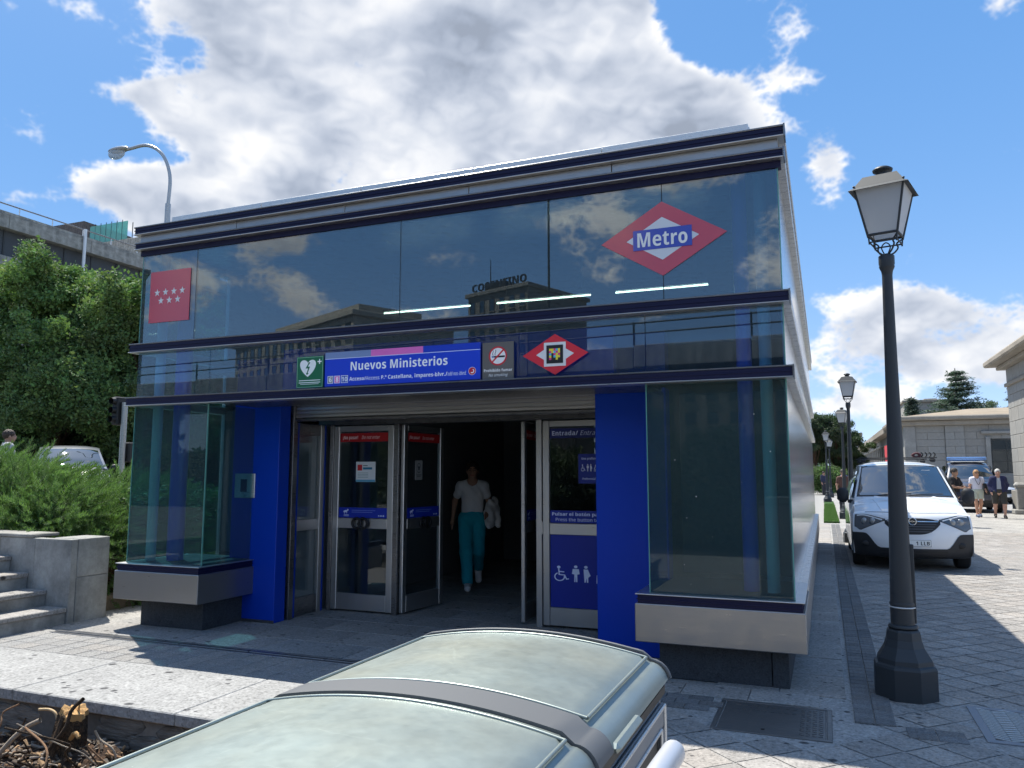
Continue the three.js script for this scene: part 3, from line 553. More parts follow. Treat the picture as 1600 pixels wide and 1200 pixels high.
// ---------------------------------------------------------------- signs on the pavilion
{
  const plate = (pts, z, t = 0.003) => tr(plateShape(pts, null, t), 0, 0, z);
  const dia = (hw, hh) => [[-hw, 0], [0, -hh], [hw, 0], [0, hh]];
  const rect = (hw, hh) => [[-hw, -hh], [hw, -hh], [hw, hh], [-hw, hh]];
  const d = thing('metro_sign', 'large red diamond sign reading Metro behind the upper right glass', 'sign', [-1.125, 3.42, -5.997]);
  part('red_diamond', plate(dia(0.503, 0.305), 0), phy({ color: lin(0.50, 0.03, 0.05), roughness: 0.12, ior: 1.8 }), d);
  part('white_diamond', plate(dia(0.29, 0.176), 0.0035), phy({ color: lin(0.62, 0.63, 0.66), roughness: 0.12, ior: 1.8 }), d);
  part('blue_bar', plate(rect(0.235, 0.083), 0.007), phy({ color: lin(0.02, 0.03, 0.36), roughness: 0.12, ior: 1.8 }), d);
  const tx = new TextGeometry('Metro', { font, size: 0.118, depth: 0.002, curveSegments: 6 }); tx.computeBoundingBox(); const bb = tx.boundingBox;
  tx.scale(0.40 / (bb.max.x - bb.min.x), 1, 1); tx.computeBoundingBox(); tx.translate(-(tx.boundingBox.min.x + tx.boundingBox.max.x) / 2, -(tx.boundingBox.min.y + tx.boundingBox.max.y) / 2, 0.0105);
  part('lettering', tx, M.white, d);
  const f = thing('starred_panel', 'square red panel with seven white stars behind the upper left glass', 'sign', [-6.30, 3.405, -5.997]);
  part('red_panel', bx(-0.275, 0.275, -0.275, 0.275, 0, 0.004), phy({ color: lin(0.55, 0.03, 0.06), roughness: 0.12, ior: 1.8 }), f);
  const star = (r) => Array.from({ length: 10 }, (_, i) => { const a = Math.PI / 2 + i * Math.PI / 5, q = i & 1 ? r * 0.4 : r; return [q * Math.cos(a), q * Math.sin(a)]; });
  for (let k = 0; k < 7; k++) part('star', tr(plateShape(star(0.041), null, 0.002), (k < 4 ? -0.172 : -0.115 - 4 * 0.115) + k * 0.115 + (k < 4 ? 0 : 0), (k < 4 ? 0.045 : -0.045), 0.0045), M.white, f);
  // station name sign
  const s = thing('station_sign', 'long bright blue sign reading Nuevos Ministerios above the doors', 'sign', [-3.50, 2.515, -5.965]);
  part('sign_box', bx(-0.80, 0.80, -0.163, 0.163, -0.03, 0, 0.003), M.blueDark, s);
  const pr = print(2048, 420, (c, w, h) => {
    c.fillStyle = '#0b3fd0'; c.fillRect(0, 0, w, h);
    c.fillStyle = '#7d93bd'; c.fillRect(0, 0, 640, 78); c.fillStyle = '#e873c4'; c.fillRect(640, 0, 692, 78); c.fillStyle = '#0a3ac0'; c.fillRect(1332, 0, 716, 78);
    c.fillStyle = '#dfe8ff'; c.fillRect(0, 78, w, 7);
    c.fillStyle = '#ffffff'; c.font = 'bold 146px sans-serif'; c.textAlign = 'center'; c.fillText('Nuevos Ministerios', 1000, 236, 1300);
    const box = (x, col, t, tw) => { c.fillStyle = '#fff'; c.fillRect(x, 292, tw, 92); c.fillStyle = col; c.fillRect(x + 6, 298, tw - 12, 80); c.fillStyle = '#fff'; c.font = 'bold 78px sans-serif'; c.fillText(t, x + tw / 2, 366); };
    box(40, '#8a94a0', '6', 80); box(136, '#e873c4', '8', 80); box(232, '#0b45b8', '10', 96);
    c.textAlign = 'left'; c.fillStyle = '#fff'; c.font = 'bold 62px sans-serif'; c.fillText('Acceso/', 348, 362); let x = 348 + c.measureText('Acceso/').width; c.font = '62px sans-serif'; c.fillText('Access ', x, 362); x += c.measureText('Access ').width;
    c.font = 'bold 62px sans-serif'; const t = 'P.º Castellana, impares-blvr./'; c.fillText(t, x, 362, 880); x += Math.min(880, c.measureText(t).width); c.font = 'italic 60px sans-serif'; c.fillText('odd nos.-blvrd.', x, 362, 1880 - x);
    c.fillStyle = '#fff'; c.beginPath(); c.arc(1950, 324, 46, 0, 7); c.fill(); c.fillStyle = '#c8203a'; c.beginPath(); c.arc(1950, 324, 42, 0, 7); c.fill(); c.strokeStyle = '#fff'; c.lineWidth = 11; c.beginPath(); c.arc(1950, 324, 20, -1.2, 2.4); c.stroke();
  });
  part('printed_face', panel(1.594, 0.320, 0, 0, 0.0025), std({ map: pr, roughness: 0.42 }), s);
  const a = thing('defibrillator_sign', 'green sign with a white heart and lightning bolt left of the station name', 'sign', [-4.467, 2.502, -5.962]);
  part('sign_plate', bx(-0.152, 0.152, -0.15, 0.15, -0.008, 0, 0.002), std({ color: lin(0.01, 0.13, 0.06), roughness: 0.4 }), a);
  const pa = print(400, 400, (c) => {
    c.fillStyle = '#0d6a44'; c.fillRect(0, 0, 400, 400); c.strokeStyle = '#9fd0b8'; c.lineWidth = 5; c.strokeRect(8, 8, 384, 384);
    c.fillStyle = '#f4f8f5'; c.beginPath(); c.moveTo(170, 262); c.bezierCurveTo(20, 160, 20, 40, 110, 42); c.bezierCurveTo(150, 44, 168, 72, 170, 92); c.bezierCurveTo(172, 72, 190, 44, 230, 42); c.bezierCurveTo(320, 40, 320, 160, 170, 262); c.fill();
    c.fillStyle = '#0d6a44'; c.beginPath(); c.moveTo(186, 70); c.lineTo(134, 150); c.lineTo(172, 152); c.lineTo(154, 212); c.lineTo(140, 204); c.lineTo(156, 240); c.lineTo(184, 214); c.lineTo(168, 212); c.lineTo(202, 130); c.lineTo(168, 128); c.lineTo(204, 76); c.fill();
    c.fillStyle = '#f4f8f5'; c.fillRect(314, 62, 62, 16); c.fillRect(337, 38, 16, 64); c.fillRect(36, 302, 328, 10); c.fillRect(36, 330, 328, 10); c.fillRect(60, 352, 280, 6);
  });
  part('printed_face', panel(0.298, 0.294, 0, 0, 0.002), std({ map: pa, roughness: 0.42 }), a);
  const n = thing('no_smoking_sign', 'grey no smoking sign with red circle right of the station name', 'sign', [-2.538, 2.502, -5.962]);
  part('sign_plate', bx(-0.145, 0.145, -0.163, 0.163, -0.008, 0, 0.002), std({ color: lin(0.12, 0.11, 0.11), roughness: 0.4 }), n);
  const pn = print(400, 460, (c) => {
    c.fillStyle = '#68645f'; c.fillRect(0, 0, 400, 460); c.fillStyle = '#f3f1ee'; c.beginPath(); c.arc(200, 168, 112, 0, 7); c.fill();
    c.fillStyle = '#16161a'; c.fillRect(150, 166, 140, 22); c.fillStyle = '#5577aa'; c.lineWidth = 7; c.strokeStyle = '#334'; c.beginPath(); c.moveTo(140, 160); c.bezierCurveTo(120, 130, 150, 120, 136, 98); c.stroke(); c.beginPath(); c.moveTo(168, 158); c.bezierCurveTo(150, 130, 186, 122, 170, 92); c.stroke(); c.fillRect(122, 166, 26, 22);
    c.strokeStyle = '#cc2330'; c.lineWidth = 20; c.beginPath(); c.arc(200, 168, 108, 0, 7); c.stroke(); c.beginPath(); c.moveTo(124, 244); c.lineTo(276, 92); c.stroke();
    c.fillStyle = '#f3f1ee'; c.textAlign = 'center'; c.font = 'bold 48px sans-serif'; c.fillText('Prohibido fumar', 200, 360, 370); c.font = 'italic 46px sans-serif'; c.fillText('No smoking', 200, 418, 280);
  });
  part('printed_face', panel(0.286, 0.322, 0, 0, 0.002), std({ map: pn, roughness: 0.42 }), n);
  const e = thing('coloured_code_sign', 'small red diamond sign with a coloured square grid above the doors', 'sign', [-2.026, 2.53, -5.966]);
  part('red_diamond', plate(dia(0.285, 0.17), 0), std({ color: lin(0.70, 0.025, 0.045), roughness: 0.4 }), e);
  part('white_diamond', plate(dia(0.165, 0.10), 0.0035), M.white, e);
  part('white_square', plate(rect(0.095, 0.10), 0.0055), M.white, e);
  part('black_square', plate(rect(0.072, 0.076), 0.009), M.black, e);
  const cols = [[0.9, 0.75, 0.05], [0.75, 0.05, 0.25], [0.1, 0.55, 0.75], [0.02, 0.02, 0.02]].map((q) => std({ color: lin(...q), roughness: 0.5 })), R = rng(77);
  for (let i = 0; i < 5; i++) for (let j = 0; j < 5; j++) part('colour_square', bx(-0.0475 + i * 0.019, -0.0475 + i * 0.019 + 0.0186, -0.0475 + j * 0.019, -0.0475 + j * 0.019 + 0.0186, 0.0125, 0.0135), cols[(R() * 4) | 0], e);
  // stickers on the doors
  const pp = print(256, 240, (c) => { c.fillStyle = '#dfe9ee'; c.fillRect(0, 0, 256, 240); c.fillStyle = '#d03038'; c.fillRect(20, 34, 62, 70); c.fillStyle = '#1f7fa8'; c.fillRect(94, 66, 120, 26); c.fillStyle = '#222'; c.fillRect(94, 42, 60, 8); c.fillStyle = '#8aa'; for (let k = 0; k < 4; k++) c.fillRect(24, 130 + k * 18, 140, 5); c.fillStyle = '#5aa7c8'; c.fillRect(0, 214, 256, 26); });
  single('door_notice', bx(-5.005, -4.745, 1.455, 1.685, -7.594, -7.5915), std({ map: pp, roughness: 0.5 }), 'white notice with a red square stuck on the closed left door', 'notice');
  const gq = panel(0.258, 0.228, -4.875, 1.57, -7.5905); part('printed_face', gq, std({ map: pp, roughness: 0.5 }), scene.children[scene.children.length - 1]);
  const pq = print(200, 300, (c) => { c.fillStyle = '#8b9092'; c.fillRect(0, 0, 200, 300); c.strokeStyle = '#2b3034'; c.lineWidth = 10; c.beginPath(); c.arc(100, 80, 38, 0, 7); c.stroke(); c.beginPath(); c.arc(100, 150, 40, 0.4, 2.8); c.stroke(); c.fillStyle = '#2b3034'; c.fillRect(80, 90, 40, 60); c.fillRect(24, 222, 150, 10); c.fillRect(44, 246, 110, 8); });
  const st = single('door_sticker', bx(-0.07, 0.07, -0.11, 0.11, 0, 0.0015), M.white, 'grey pictogram sticker on the open glass door', 'sticker');
  part('printed_face', panel(0.136, 0.216, 0, 0, 0.003), std({ map: pq, roughness: 0.5 }), st);
  st.position.set(-4.41 + 0.30 * Math.cos(Math.PI / 2 - 0.12) + 0.009, 1.59, -7.62 - 0.30 * Math.sin(Math.PI / 2 - 0.12)); st.rotation.y = Math.PI / 2 - 0.12;
  // call panel on the left pillar
  const c = thing('call_panel', 'square steel call panel with a dark screen on the left blue pillar', 'intercom', [-5.815, 1.42, -6.70]);
  part('case', bx(-0.135, 0.135, -0.13, 0.13, 0, 0.018, 0.005), M.steelSide, c);
  part('screen', bx(-0.05, 0.035, -0.065, 0.07, 0.0185, 0.021), M.black, c);
}
// ---------------------------------------------------------------- foreground: container, ledge, planter, stump
{
  const zinc = phy({ color: lin(0.37, 0.40, 0.385), map: T.zinc, metalness: 0.75, roughness: 0.6, roughnessMap: T.zincR });
  const trim = std({ color: lin(0.115, 0.12, 0.125), roughness: 0.55, metalness: 0.3 });
  const panelGrey = std({ color: lin(0.20, 0.205, 0.215), roughness: 0.6, metalness: 0.2, bumpMap: T.noise, bumpScale: 0.001 });
  const c = thing('waste_container', 'grey metal street waste container with curved lid and dark band, closest to the camera', 'waste bin');
  const XC = -0.555, HW = 0.272, top = (t) => 1.203 + 0.034 * (1 - t * t);
  const profile = (grow) => { const p = []; const w = HW + grow; for (let i = 0; i <= 6; i++) { const a = Math.PI - i / 6 * (Math.PI / 2) * 0.86; p.push([-w + 0.034 + 0.034 * Math.cos(a), 1.166 + grow * 0.6 + 0.037 * Math.sin(a)]); } for (let i = 1; i < 24; i++) { const t = lerp(-0.89, 0.89, i / 24); p.push([t * w, top(t) + grow]); } for (let i = 0; i <= 6; i++) { const a = (Math.PI / 2) * 0.14 + (6 - i) / 6 * 0 + (Math.PI / 2) * 0.86 * (1 - i / 6); p.push([w - 0.034 + 0.034 * Math.cos(a), 1.166 + grow * 0.6 + 0.037 * Math.sin(a)]); } return p; };
  const sheet = (grow, z0, z1, n = 1) => {   // curved sheet along z with smooth normals
    const p = profile(grow), pos = [], uv = [], idx = []; let L = 0;
    for (let k = 0; k < p.length; k++) { if (k) L += Math.hypot(p[k][0] - p[k - 1][0], p[k][1] - p[k - 1][1]); for (let j = 0; j <= n; j++) { pos.push(XC + p[k][0], p[k][1], lerp(z0, z1, j / n)); uv.push(L, lerp(z0, z1, j / n)); } }
    for (let k = 0; k + 1 < p.length; k++) for (let j = 0; j < n; j++) { const a = k * (n + 1) + j; idx.push(a, a + 1, a + n + 1, a + 1, a + n + 2, a + n + 1); }
    const g = new THREE.BufferGeometry(); g.setAttribute('position', new THREE.Float32BufferAttribute(pos, 3)); g.setAttribute('uv', new THREE.Float32BufferAttribute(uv, 2)); g.setIndex(idx); g.computeVertexNormals();
    return g.toNonIndexed();
  };
  const endCap = (grow, z) => { const p = profile(grow), s = new THREE.Shape(p.map((q) => new THREE.Vector2(XC + q[0], q[1]))); const g = new THREE.ShapeGeometry(s).toNonIndexed(); g.translate(0, 0, z); return g; };
  const seam = (x, z0, z1) => { const y = top((x - XC) / HW) + 0.0005; return rod([x, y, z0], [x, y, z1], 0.0028, 0.0028, 6); };
  const arcSeam = (z, t0, t1) => tube(Array.from({ length: 14 }, (_, i) => { const t = lerp(t0, t1, i / 13); return [XC + t * HW, top(t) + 0.0005, z]; }), 0.0026, 30, 6);
  const lid = (z0, z1) => { const m = part('lid', [sheet(0, z0, z1, 4), endCap(0, z0), endCap(0, z1)], zinc, c); part('lid_seam', [arcSeam(z0 + 0.012, -0.86, 0.86), arcSeam(z1 - 0.012, -0.86, 0.86), seam(XC + HW * 0.86, z0 + 0.012, z1 - 0.012), seam(XC - HW * 0.86, z0 + 0.012, z1 - 0.012)], zinc, m); };
  lid(-1.47, -1.062); lid(-0.988, -0.56);
  part('lid_band', [sheet(0.004, -1.06, -0.99), endCap(0.004, -1.06), endCap(0.004, -0.99)], trim, c);
  part('rear_rim', tube(profile(0.003).map(([x, y]) => [XC + x, y, -1.473]), 0.0035, 60, 6), trim, c);
  part('body', bx(XC - HW + 0.008, XC + HW - 0.012, 0.02, 1.150, -1.46, -0.565, 0.01), panelGrey, c);
  part('groove', bx(XC - HW + 0.004, XC + HW - 0.006, 1.151, 1.165, -1.463, -0.562), M.black, c);
  // side with its two framed openings
  const xs = XC + HW - 0.012;
  const frame = (z0, z1) => {
    const f = part('side_frame', [bx(xs, xs + 0.008, 1.10, 1.140, z0, z1, 0.003), bx(xs, xs + 0.008, 0.45, 0.49, z0, z1, 0.003), bx(xs, xs + 0.008, 0.491, 1.099, z0, z0 + 0.035, 0.003), bx(xs, xs + 0.008, 0.491, 1.099, z1 - 0.035, z1, 0.003)], panelGrey, c);
    part('frame_bead', [rod([xs + 0.009, 1.136, z0 + 0.004], [xs + 0.009, 1.136, z1 - 0.004], 0.0035), rod([xs + 0.009, 1.102, z0 + 0.036], [xs + 0.009, 1.102, z1 - 0.036], 0.003), rod([xs + 0.009, 0.5, z0 + 0.005], [xs + 0.009, 1.136, z0 + 0.005], 0.0035), rod([xs + 0.009, 0.5, z0 + 0.036], [xs + 0.009, 1.1, z0 + 0.036], 0.003)], M.steelSide, f);
    part('opening', bx(xs - 0.002, xs + 0.003, 0.492, 1.098, z0 + 0.037, z1 - 0.037), M.black, c);
  };
  frame(-1.445, -1.07); frame(-0.98, -0.60);
  part('lid_grip', bx(xs + 0.002, xs + 0.020, 1.168, 1.182, -1.22, -1.075, 0.006), zinc, c);
  part('handle', [tube([[-0.255, 1.02, -0.66], [-0.225, 1.13, -0.78], [-0.212, 1.172, -0.95], [-0.205, 1.178, -1.085]], 0.016, 30, 14), tr(new THREE.SphereGeometry(0.016, 12, 8), -0.205, 1.178, -1.085)], phy({ color: lin(0.62, 0.63, 0.65), metalness: 0.6, roughness: 0.38 }), c);
  for (const [x, z] of [[-0.8, -1.44], [-0.31, -1.44], [-0.8, -0.6], [-0.31, -0.6]]) part('foot', bx(x - 0.03, x + 0.03, 0, 0.0195, z - 0.03, z + 0.03), M.black, c);
  settle(c, XC, 0, -1.02);
}
const capMats = toneMats(4, 0.43, 0.425, 0.41, T.slab, T.graniteB, 0.06, 41);
{
  const l = thing('planter_ledge', 'low planter ledge with pale speckled granite cap in the left foreground', 'planter wall');
  const xs = [-8.2, -6.95, -5.70, -4.45, -3.215, -2.32];
  for (let i = 0; i + 1 < xs.length; i++) part('cap_slab', bx(xs[i] + 0.002, xs[i + 1] - 0.002, 0.235, 0.30, -3.97, -3.235, 0.006), capMats[i % 4], l);
  part('cap_slab', bx(-2.9, -2.322, 0.235, 0.299, -3.232, -0.3, 0.006), capMats[1], l);
  part('planter_wall', bx(-8.2, -2.36, -0.15, 0.234, -3.92, -3.275, 0.004), M.concreteDirty, l);
  part('planter_wall', bx(-2.86, -2.362, -0.15, 0.234, -3.274, -0.3, 0.004), M.concreteDirty, l);
  const R = rng(8), clods = [];
  for (let k = 0; k < 26; k++) { const g = new THREE.IcosahedronGeometry(0.02 + R() * 0.05, 1); g.scale(2.6, 0.9, 0.10); g.translate(-5.2 + R() * 2.6, 0.08 + R() * 0.14, -3.275); clods.push(g); }
  part('flaking_render', clods, M.concreteDirty, l).userData.kind = 'stuff';
  settle(l, -5, 0, -3.6);
}
{
  const n = createNoise3D(rng(4)), g = new THREE.PlaneGeometry(5.9, 2.98, 150, 80); g.rotateX(-Math.PI / 2); g.translate(-5.82, 0, -1.79);
  const p = g.attributes.position; for (let i = 0; i < p.count; i++) { const x = p.getX(i), z = p.getZ(i); p.setY(i, 0.055 + 0.06 * n(x * 1.6, z * 1.6, 1) + 0.03 * n(x * 7, z * 7, 4) + 0.012 * n(x * 22, z * 22, 9)); }
  g.computeVertexNormals(); metreUV(g);
  const o = struct('planter_soil', g, M.soil); o.userData.label = 'dry brown soil in the planter at lower left';
  const hAt = (x, z) => 0.055 + 0.06 * n(x * 1.6, z * 1.6, 1) + 0.03 * n(x * 7, z * 7, 4);
  // chips, clods and litter on the soil
  const R = rng(17), chip = bx(-0.5, 0.5, -0.1, 0.1, -0.16, 0.16, 0.05);
  const inst = new THREE.InstancedMesh(chip, std({ color: 0xffffff, roughness: 0.95 }), 5200); inst.name = 'wood_chips'; inst.castShadow = inst.receiveShadow = true;
  const mt = new THREE.Matrix4(), q = new THREE.Quaternion(), e = new THREE.Euler();
  for (let k = 0; k < 5200; k++) { const x = -5.6 + R() * 2.7, z = -3.25 + R() * 1.5, s = 0.012 + R() * R() * 0.07; e.set((R() - 0.5) * 1.2, R() * 6.3, (R() - 0.5) * 1.2); mt.compose(V(x, hAt(x, z) + 0.01, z), q.setFromEuler(e), V(s, s * (0.6 + R()), s)); inst.setMatrixAt(k, mt); const t = R(), b = 0.5 + R(); inst.setColorAt(k, t < 0.3 ? lin(0.30 * b, 0.19 * b, 0.10 * b) : t < 0.6 ? lin(0.10 * b, 0.075 * b, 0.055 * b) : lin(0.24 * b, 0.20 * b, 0.16 * b)); }
  inst.userData = { kind: 'stuff', label: 'wood chips and clods scattered over the planter soil' }; scene.add(inst);
  // stump of the felled tree
  const s = thing('tree_stump', 'sawn off tree stump with bright orange cut against the planter wall', 'tree stump', [-3.80, 0.06, -3.08]);
  const st = new THREE.CylinderGeometry(0.062, 0.095, 0.26, 22, 6); { const sp = st.attributes.position; for (let i = 0; i < sp.count; i++) { const a = Math.atan2(sp.getZ(i), sp.getX(i)), y = sp.getY(i), r = 1 + 0.10 * Math.sin(a * 5 + y * 9) + 0.07 * Math.sin(a * 11) + (y < -0.1 ? 0.5 : 0); sp.setX(i, sp.getX(i) * r + 0.03 * (y + 0.13)); sp.setZ(i, sp.getZ(i) * r); } } st.computeVertexNormals(); st.rotateZ(-0.06); st.translate(0, 0.10, 0);
  part('trunk', st, M.bark, s);
  const cf = new THREE.CylinderGeometry(0.058, 0.064, 0.03, 22, 1); { const cp = cf.attributes.position; for (let i = 0; i < cp.count; i++) { const a = Math.atan2(cp.getZ(i), cp.getX(i)), r = 1 + 0.10 * Math.sin(a * 5 + 1.2) + 0.07 * Math.sin(a * 11); cp.setX(i, cp.getX(i) * r); cp.setZ(i, cp.getZ(i) * r); if (cp.getY(i) > 0) cp.setY(i, cp.getY(i) + 0.012 * Math.sin(a * 3) + 0.008 * Math.sin(a * 7 + 1)); } cf.computeVertexNormals(); }
  part('cut_face', tr(cf, 0.024, 0.232, 0, 0, 0.08, -0.22), M.wood, s);
  s.rotation.z = -0.10;
  part('splinter', [rod([0.05, 0.23, 0], [0.062, 0.30, 0.005], 0.009, 0.002, 5), rod([0.035, 0.23, 0.02], [0.038, 0.275, 0.02], 0.006, 0.001, 5)], M.wood, s);
  part('side_root', tube([[-0.05, 0.17, 0.03], [-0.075, 0.215, 0.03], [-0.12, 0.225, 0.03], [-0.19, 0.215, 0.04]], 0.007, 20, 6), std({ color: lin(0.5, 0.36, 0.2), roughness: 0.85 }), s);
  part('side_root', tube([[0.07, 0.12, 0.04], [0.11, 0.16, 0.05], [0.14, 0.145, 0.05]], 0.012, 16, 6), M.wood, s);
  const lg = thing('split_log', 'short split log with orange brown wood at the lower left corner', 'log', [-4.02, 0.07, -2.72], 0.5);
  const lw = new THREE.CylinderGeometry(0.035, 0.045, 0.24, 14, 4); { const lp = lw.attributes.position; for (let i = 0; i < lp.count; i++) { const a = Math.atan2(lp.getZ(i), lp.getX(i)), r = 1 + 0.16 * Math.sin(a * 4 + lp.getY(i) * 14); lp.setX(i, lp.getX(i) * r); lp.setZ(i, lp.getZ(i) * r); } lw.computeVertexNormals(); }
  part('bark', tr(lw, 0, 0.07, 0, 0, 0.5, 0.55), M.bark, lg); part('split_wood', tr(new THREE.CylinderGeometry(0.030, 0.036, 0.13, 9, 3), -0.045, 0.15, 0.02, 0, 0.5, 0.55), std({ color: lin(0.42, 0.20, 0.10), roughness: 0.9, bumpMap: T.fine, bumpScale: 0.003 }), lg);
  // torn roots and cut branches
  const mats = [M.bark, std({ color: lin(0.40, 0.33, 0.25), roughness: 0.9, bumpMap: T.fine, bumpScale: 0.002 }), std({ color: lin(0.30, 0.17, 0.09), roughness: 0.9, bumpMap: T.fine, bumpScale: 0.002 })];
  for (let k = 0; k < 70; k++) {
    const x = -4.85 + R() * 1.75, z = -3.12 + R() * 1.0, a = R() * 6.3, len = 0.14 + R() * 0.36, up = R() < 0.4 ? 0.10 + R() * 0.22 : R() * 0.05, y = hAt(x, z) + 0.01, pts = [];
    for (let i = 0; i < 5; i++) { const t = i / 4; pts.push([x + Math.cos(a + t * (R() - 0.5) * 2) * len * t, y + up * t + 0.03 * Math.sin(t * 3) * R(), z + Math.sin(a) * len * t * 0.8]); }
    pts.forEach((p) => { p[2] = Math.max(p[2], -3.24); p[0] = Math.min(p[0], -3.02); });
    single('root_branch', tube(pts, 0.003 + R() * R() * R() * 0.022, 16, 7), mats[(R() * 3) | 0], 'broken root or twig lying on the planter soil', 'branch', 'broken roots and twigs in the planter');
  }
}
// ---------------------------------------------------------------- stairs, stone planter and terrace at left
const wallMats = toneMats(5, 0.44, 0.432, 0.415, T.concrete, T.noise, 0.07, 43, { bumpScale: 0.003 });
{
  const s = thing('stone_stairs', 'four worn grey granite steps going up at the left edge', 'stairs');
  const xr = [-7.37, -7.68, -7.975, -8.26, -8.6];
  for (let i = 0; i < 4; i++) {
    const st = new THREE.Group(); st.name = 'step'; s.add(st);
    part('riser', bx(xr[i + 1] - 0.3, xr[i] - 0.02, i * 0.165 - 0.02, i * 0.165 + 0.115, -5.885, -4.02, 0.004), wallMats[(i * 2) % 5], st);
    for (let k = 0; k < 2; k++) part('tread', bx(xr[i + 1] - 0.05, xr[i], i * 0.165 + 0.117, (i + 1) * 0.165, -5.885 + k * 0.94, -5.885 + k * 0.94 + 0.936, 0.008), slabMats[(i + k * 3) % 6], st);
  }
  settle(s, -7.8, 0, -5);
  const p = thing('stone_planter', 'raised planter of grey stone slabs beside the steps, holding the juniper', 'planter');
  const zf = -5.89;
  for (let k = 0; k < 10; k++) { const x1 = -7.37 - k * 0.55; part('stone_slab', bx(x1 - 0.547, x1, -0.02, 0.86, zf - 0.08, zf, 0.006), wallMats[k % 5], p); }
  part('stone_slab', bx(-7.45, -7.367, -0.02, 0.46, -6.36, zf - 0.082, 0.006), wallMats[3], p); part('stone_slab', bx(-7.45, -7.367, 0.463, 0.862, -6.36, zf - 0.082, 0.006), wallMats[0], p);
  part('stone_slab', bx(-7.74, -7.452, 0.80, 0.864, -6.36, zf - 0.083, 0.006), wallMats[1], p);
  part('stone_slab', bx(-7.75, -7.455, -0.02, 0.798, -6.44, -6.37, 0.006), wallMats[2], p);
  part('coping', bx(-13, -7.95, 0.862, 0.90, -6.2, zf + 0.012, 0.008), wallMats[2], p);
  part('low_kerb', bx(-7.78, -7.66, -0.02, 0.17, -12.5, -6.445, 0.01), std({ color: lin(0.28, 0.22, 0.16), map: T.concrete, roughness: 0.95 }), p);
  part('soil_fill', bx(-13, -7.785, -0.02, 0.60, -12.5, -6.45), M.soil, p);
  settle(p, -10, 0, -8);
  const g = bx(-90, -8.30, 0.2, 0.652, -120, 60); const o = struct('terrace', g, std({ color: lin(0.26, 0.26, 0.255), map: T.asphalt, roughness: 0.92 })); o.userData.label = 'raised street level behind the steps and planter';
}
// ---------------------------------------------------------------- plants
function leafCluster(n, r, size, R, long = 1.5) {   // n bent leaves in a small ball
  const tris = [], q = new THREE.Quaternion(), e = new THREE.Euler();
  for (let k = 0; k < n; k++) {
    e.set((R() - 0.5) * 2.2, R() * 6.28, (R() - 0.5) * 2.2); q.setFromEuler(e); const s = size * (0.7 + 0.6 * R()), o = V((R() - 0.5) * 2 * r, (R() - 0.5) * 2 * r, (R() - 0.5) * 2 * r);
    const P = (x, y, z) => V(x * s, y * s, z * s).applyQuaternion(q).add(o).toArray();
    const a = P(0, 0, 0), b = P(-0.5, 0.05, 0.55 * long), c = P(0.5, 0.05, 0.55 * long), d = P(0, -0.12, long), m = P(0, 0.1, 0.5 * long);
    tris.push([a, m, b], [a, c, m], [b, m, d], [m, c, d]);
  }
  return fromTris(tris, false);
}
function instances(name, geo, mat, list, parent) {
  const m = new THREE.InstancedMesh(geo, mat, list.length); m.name = name; m.castShadow = m.receiveShadow = true;
  const mt = new THREE.Matrix4(); list.forEach(([p, q, s, c], k) => { mt.compose(p, q, s.isVector3 ? s : V(s, s, s)); m.setMatrixAt(k, mt); m.setColorAt(k, c); }); m.userData.kind = 'stuff'; parent.add(m); return m;
}
const leafGeos = [leafCluster(16, 0.17, 0.085, rng(51)), leafCluster(16, 0.17, 0.085, rng(52))];
const crownMat = leafMat(1, 1, 1, 0.38);
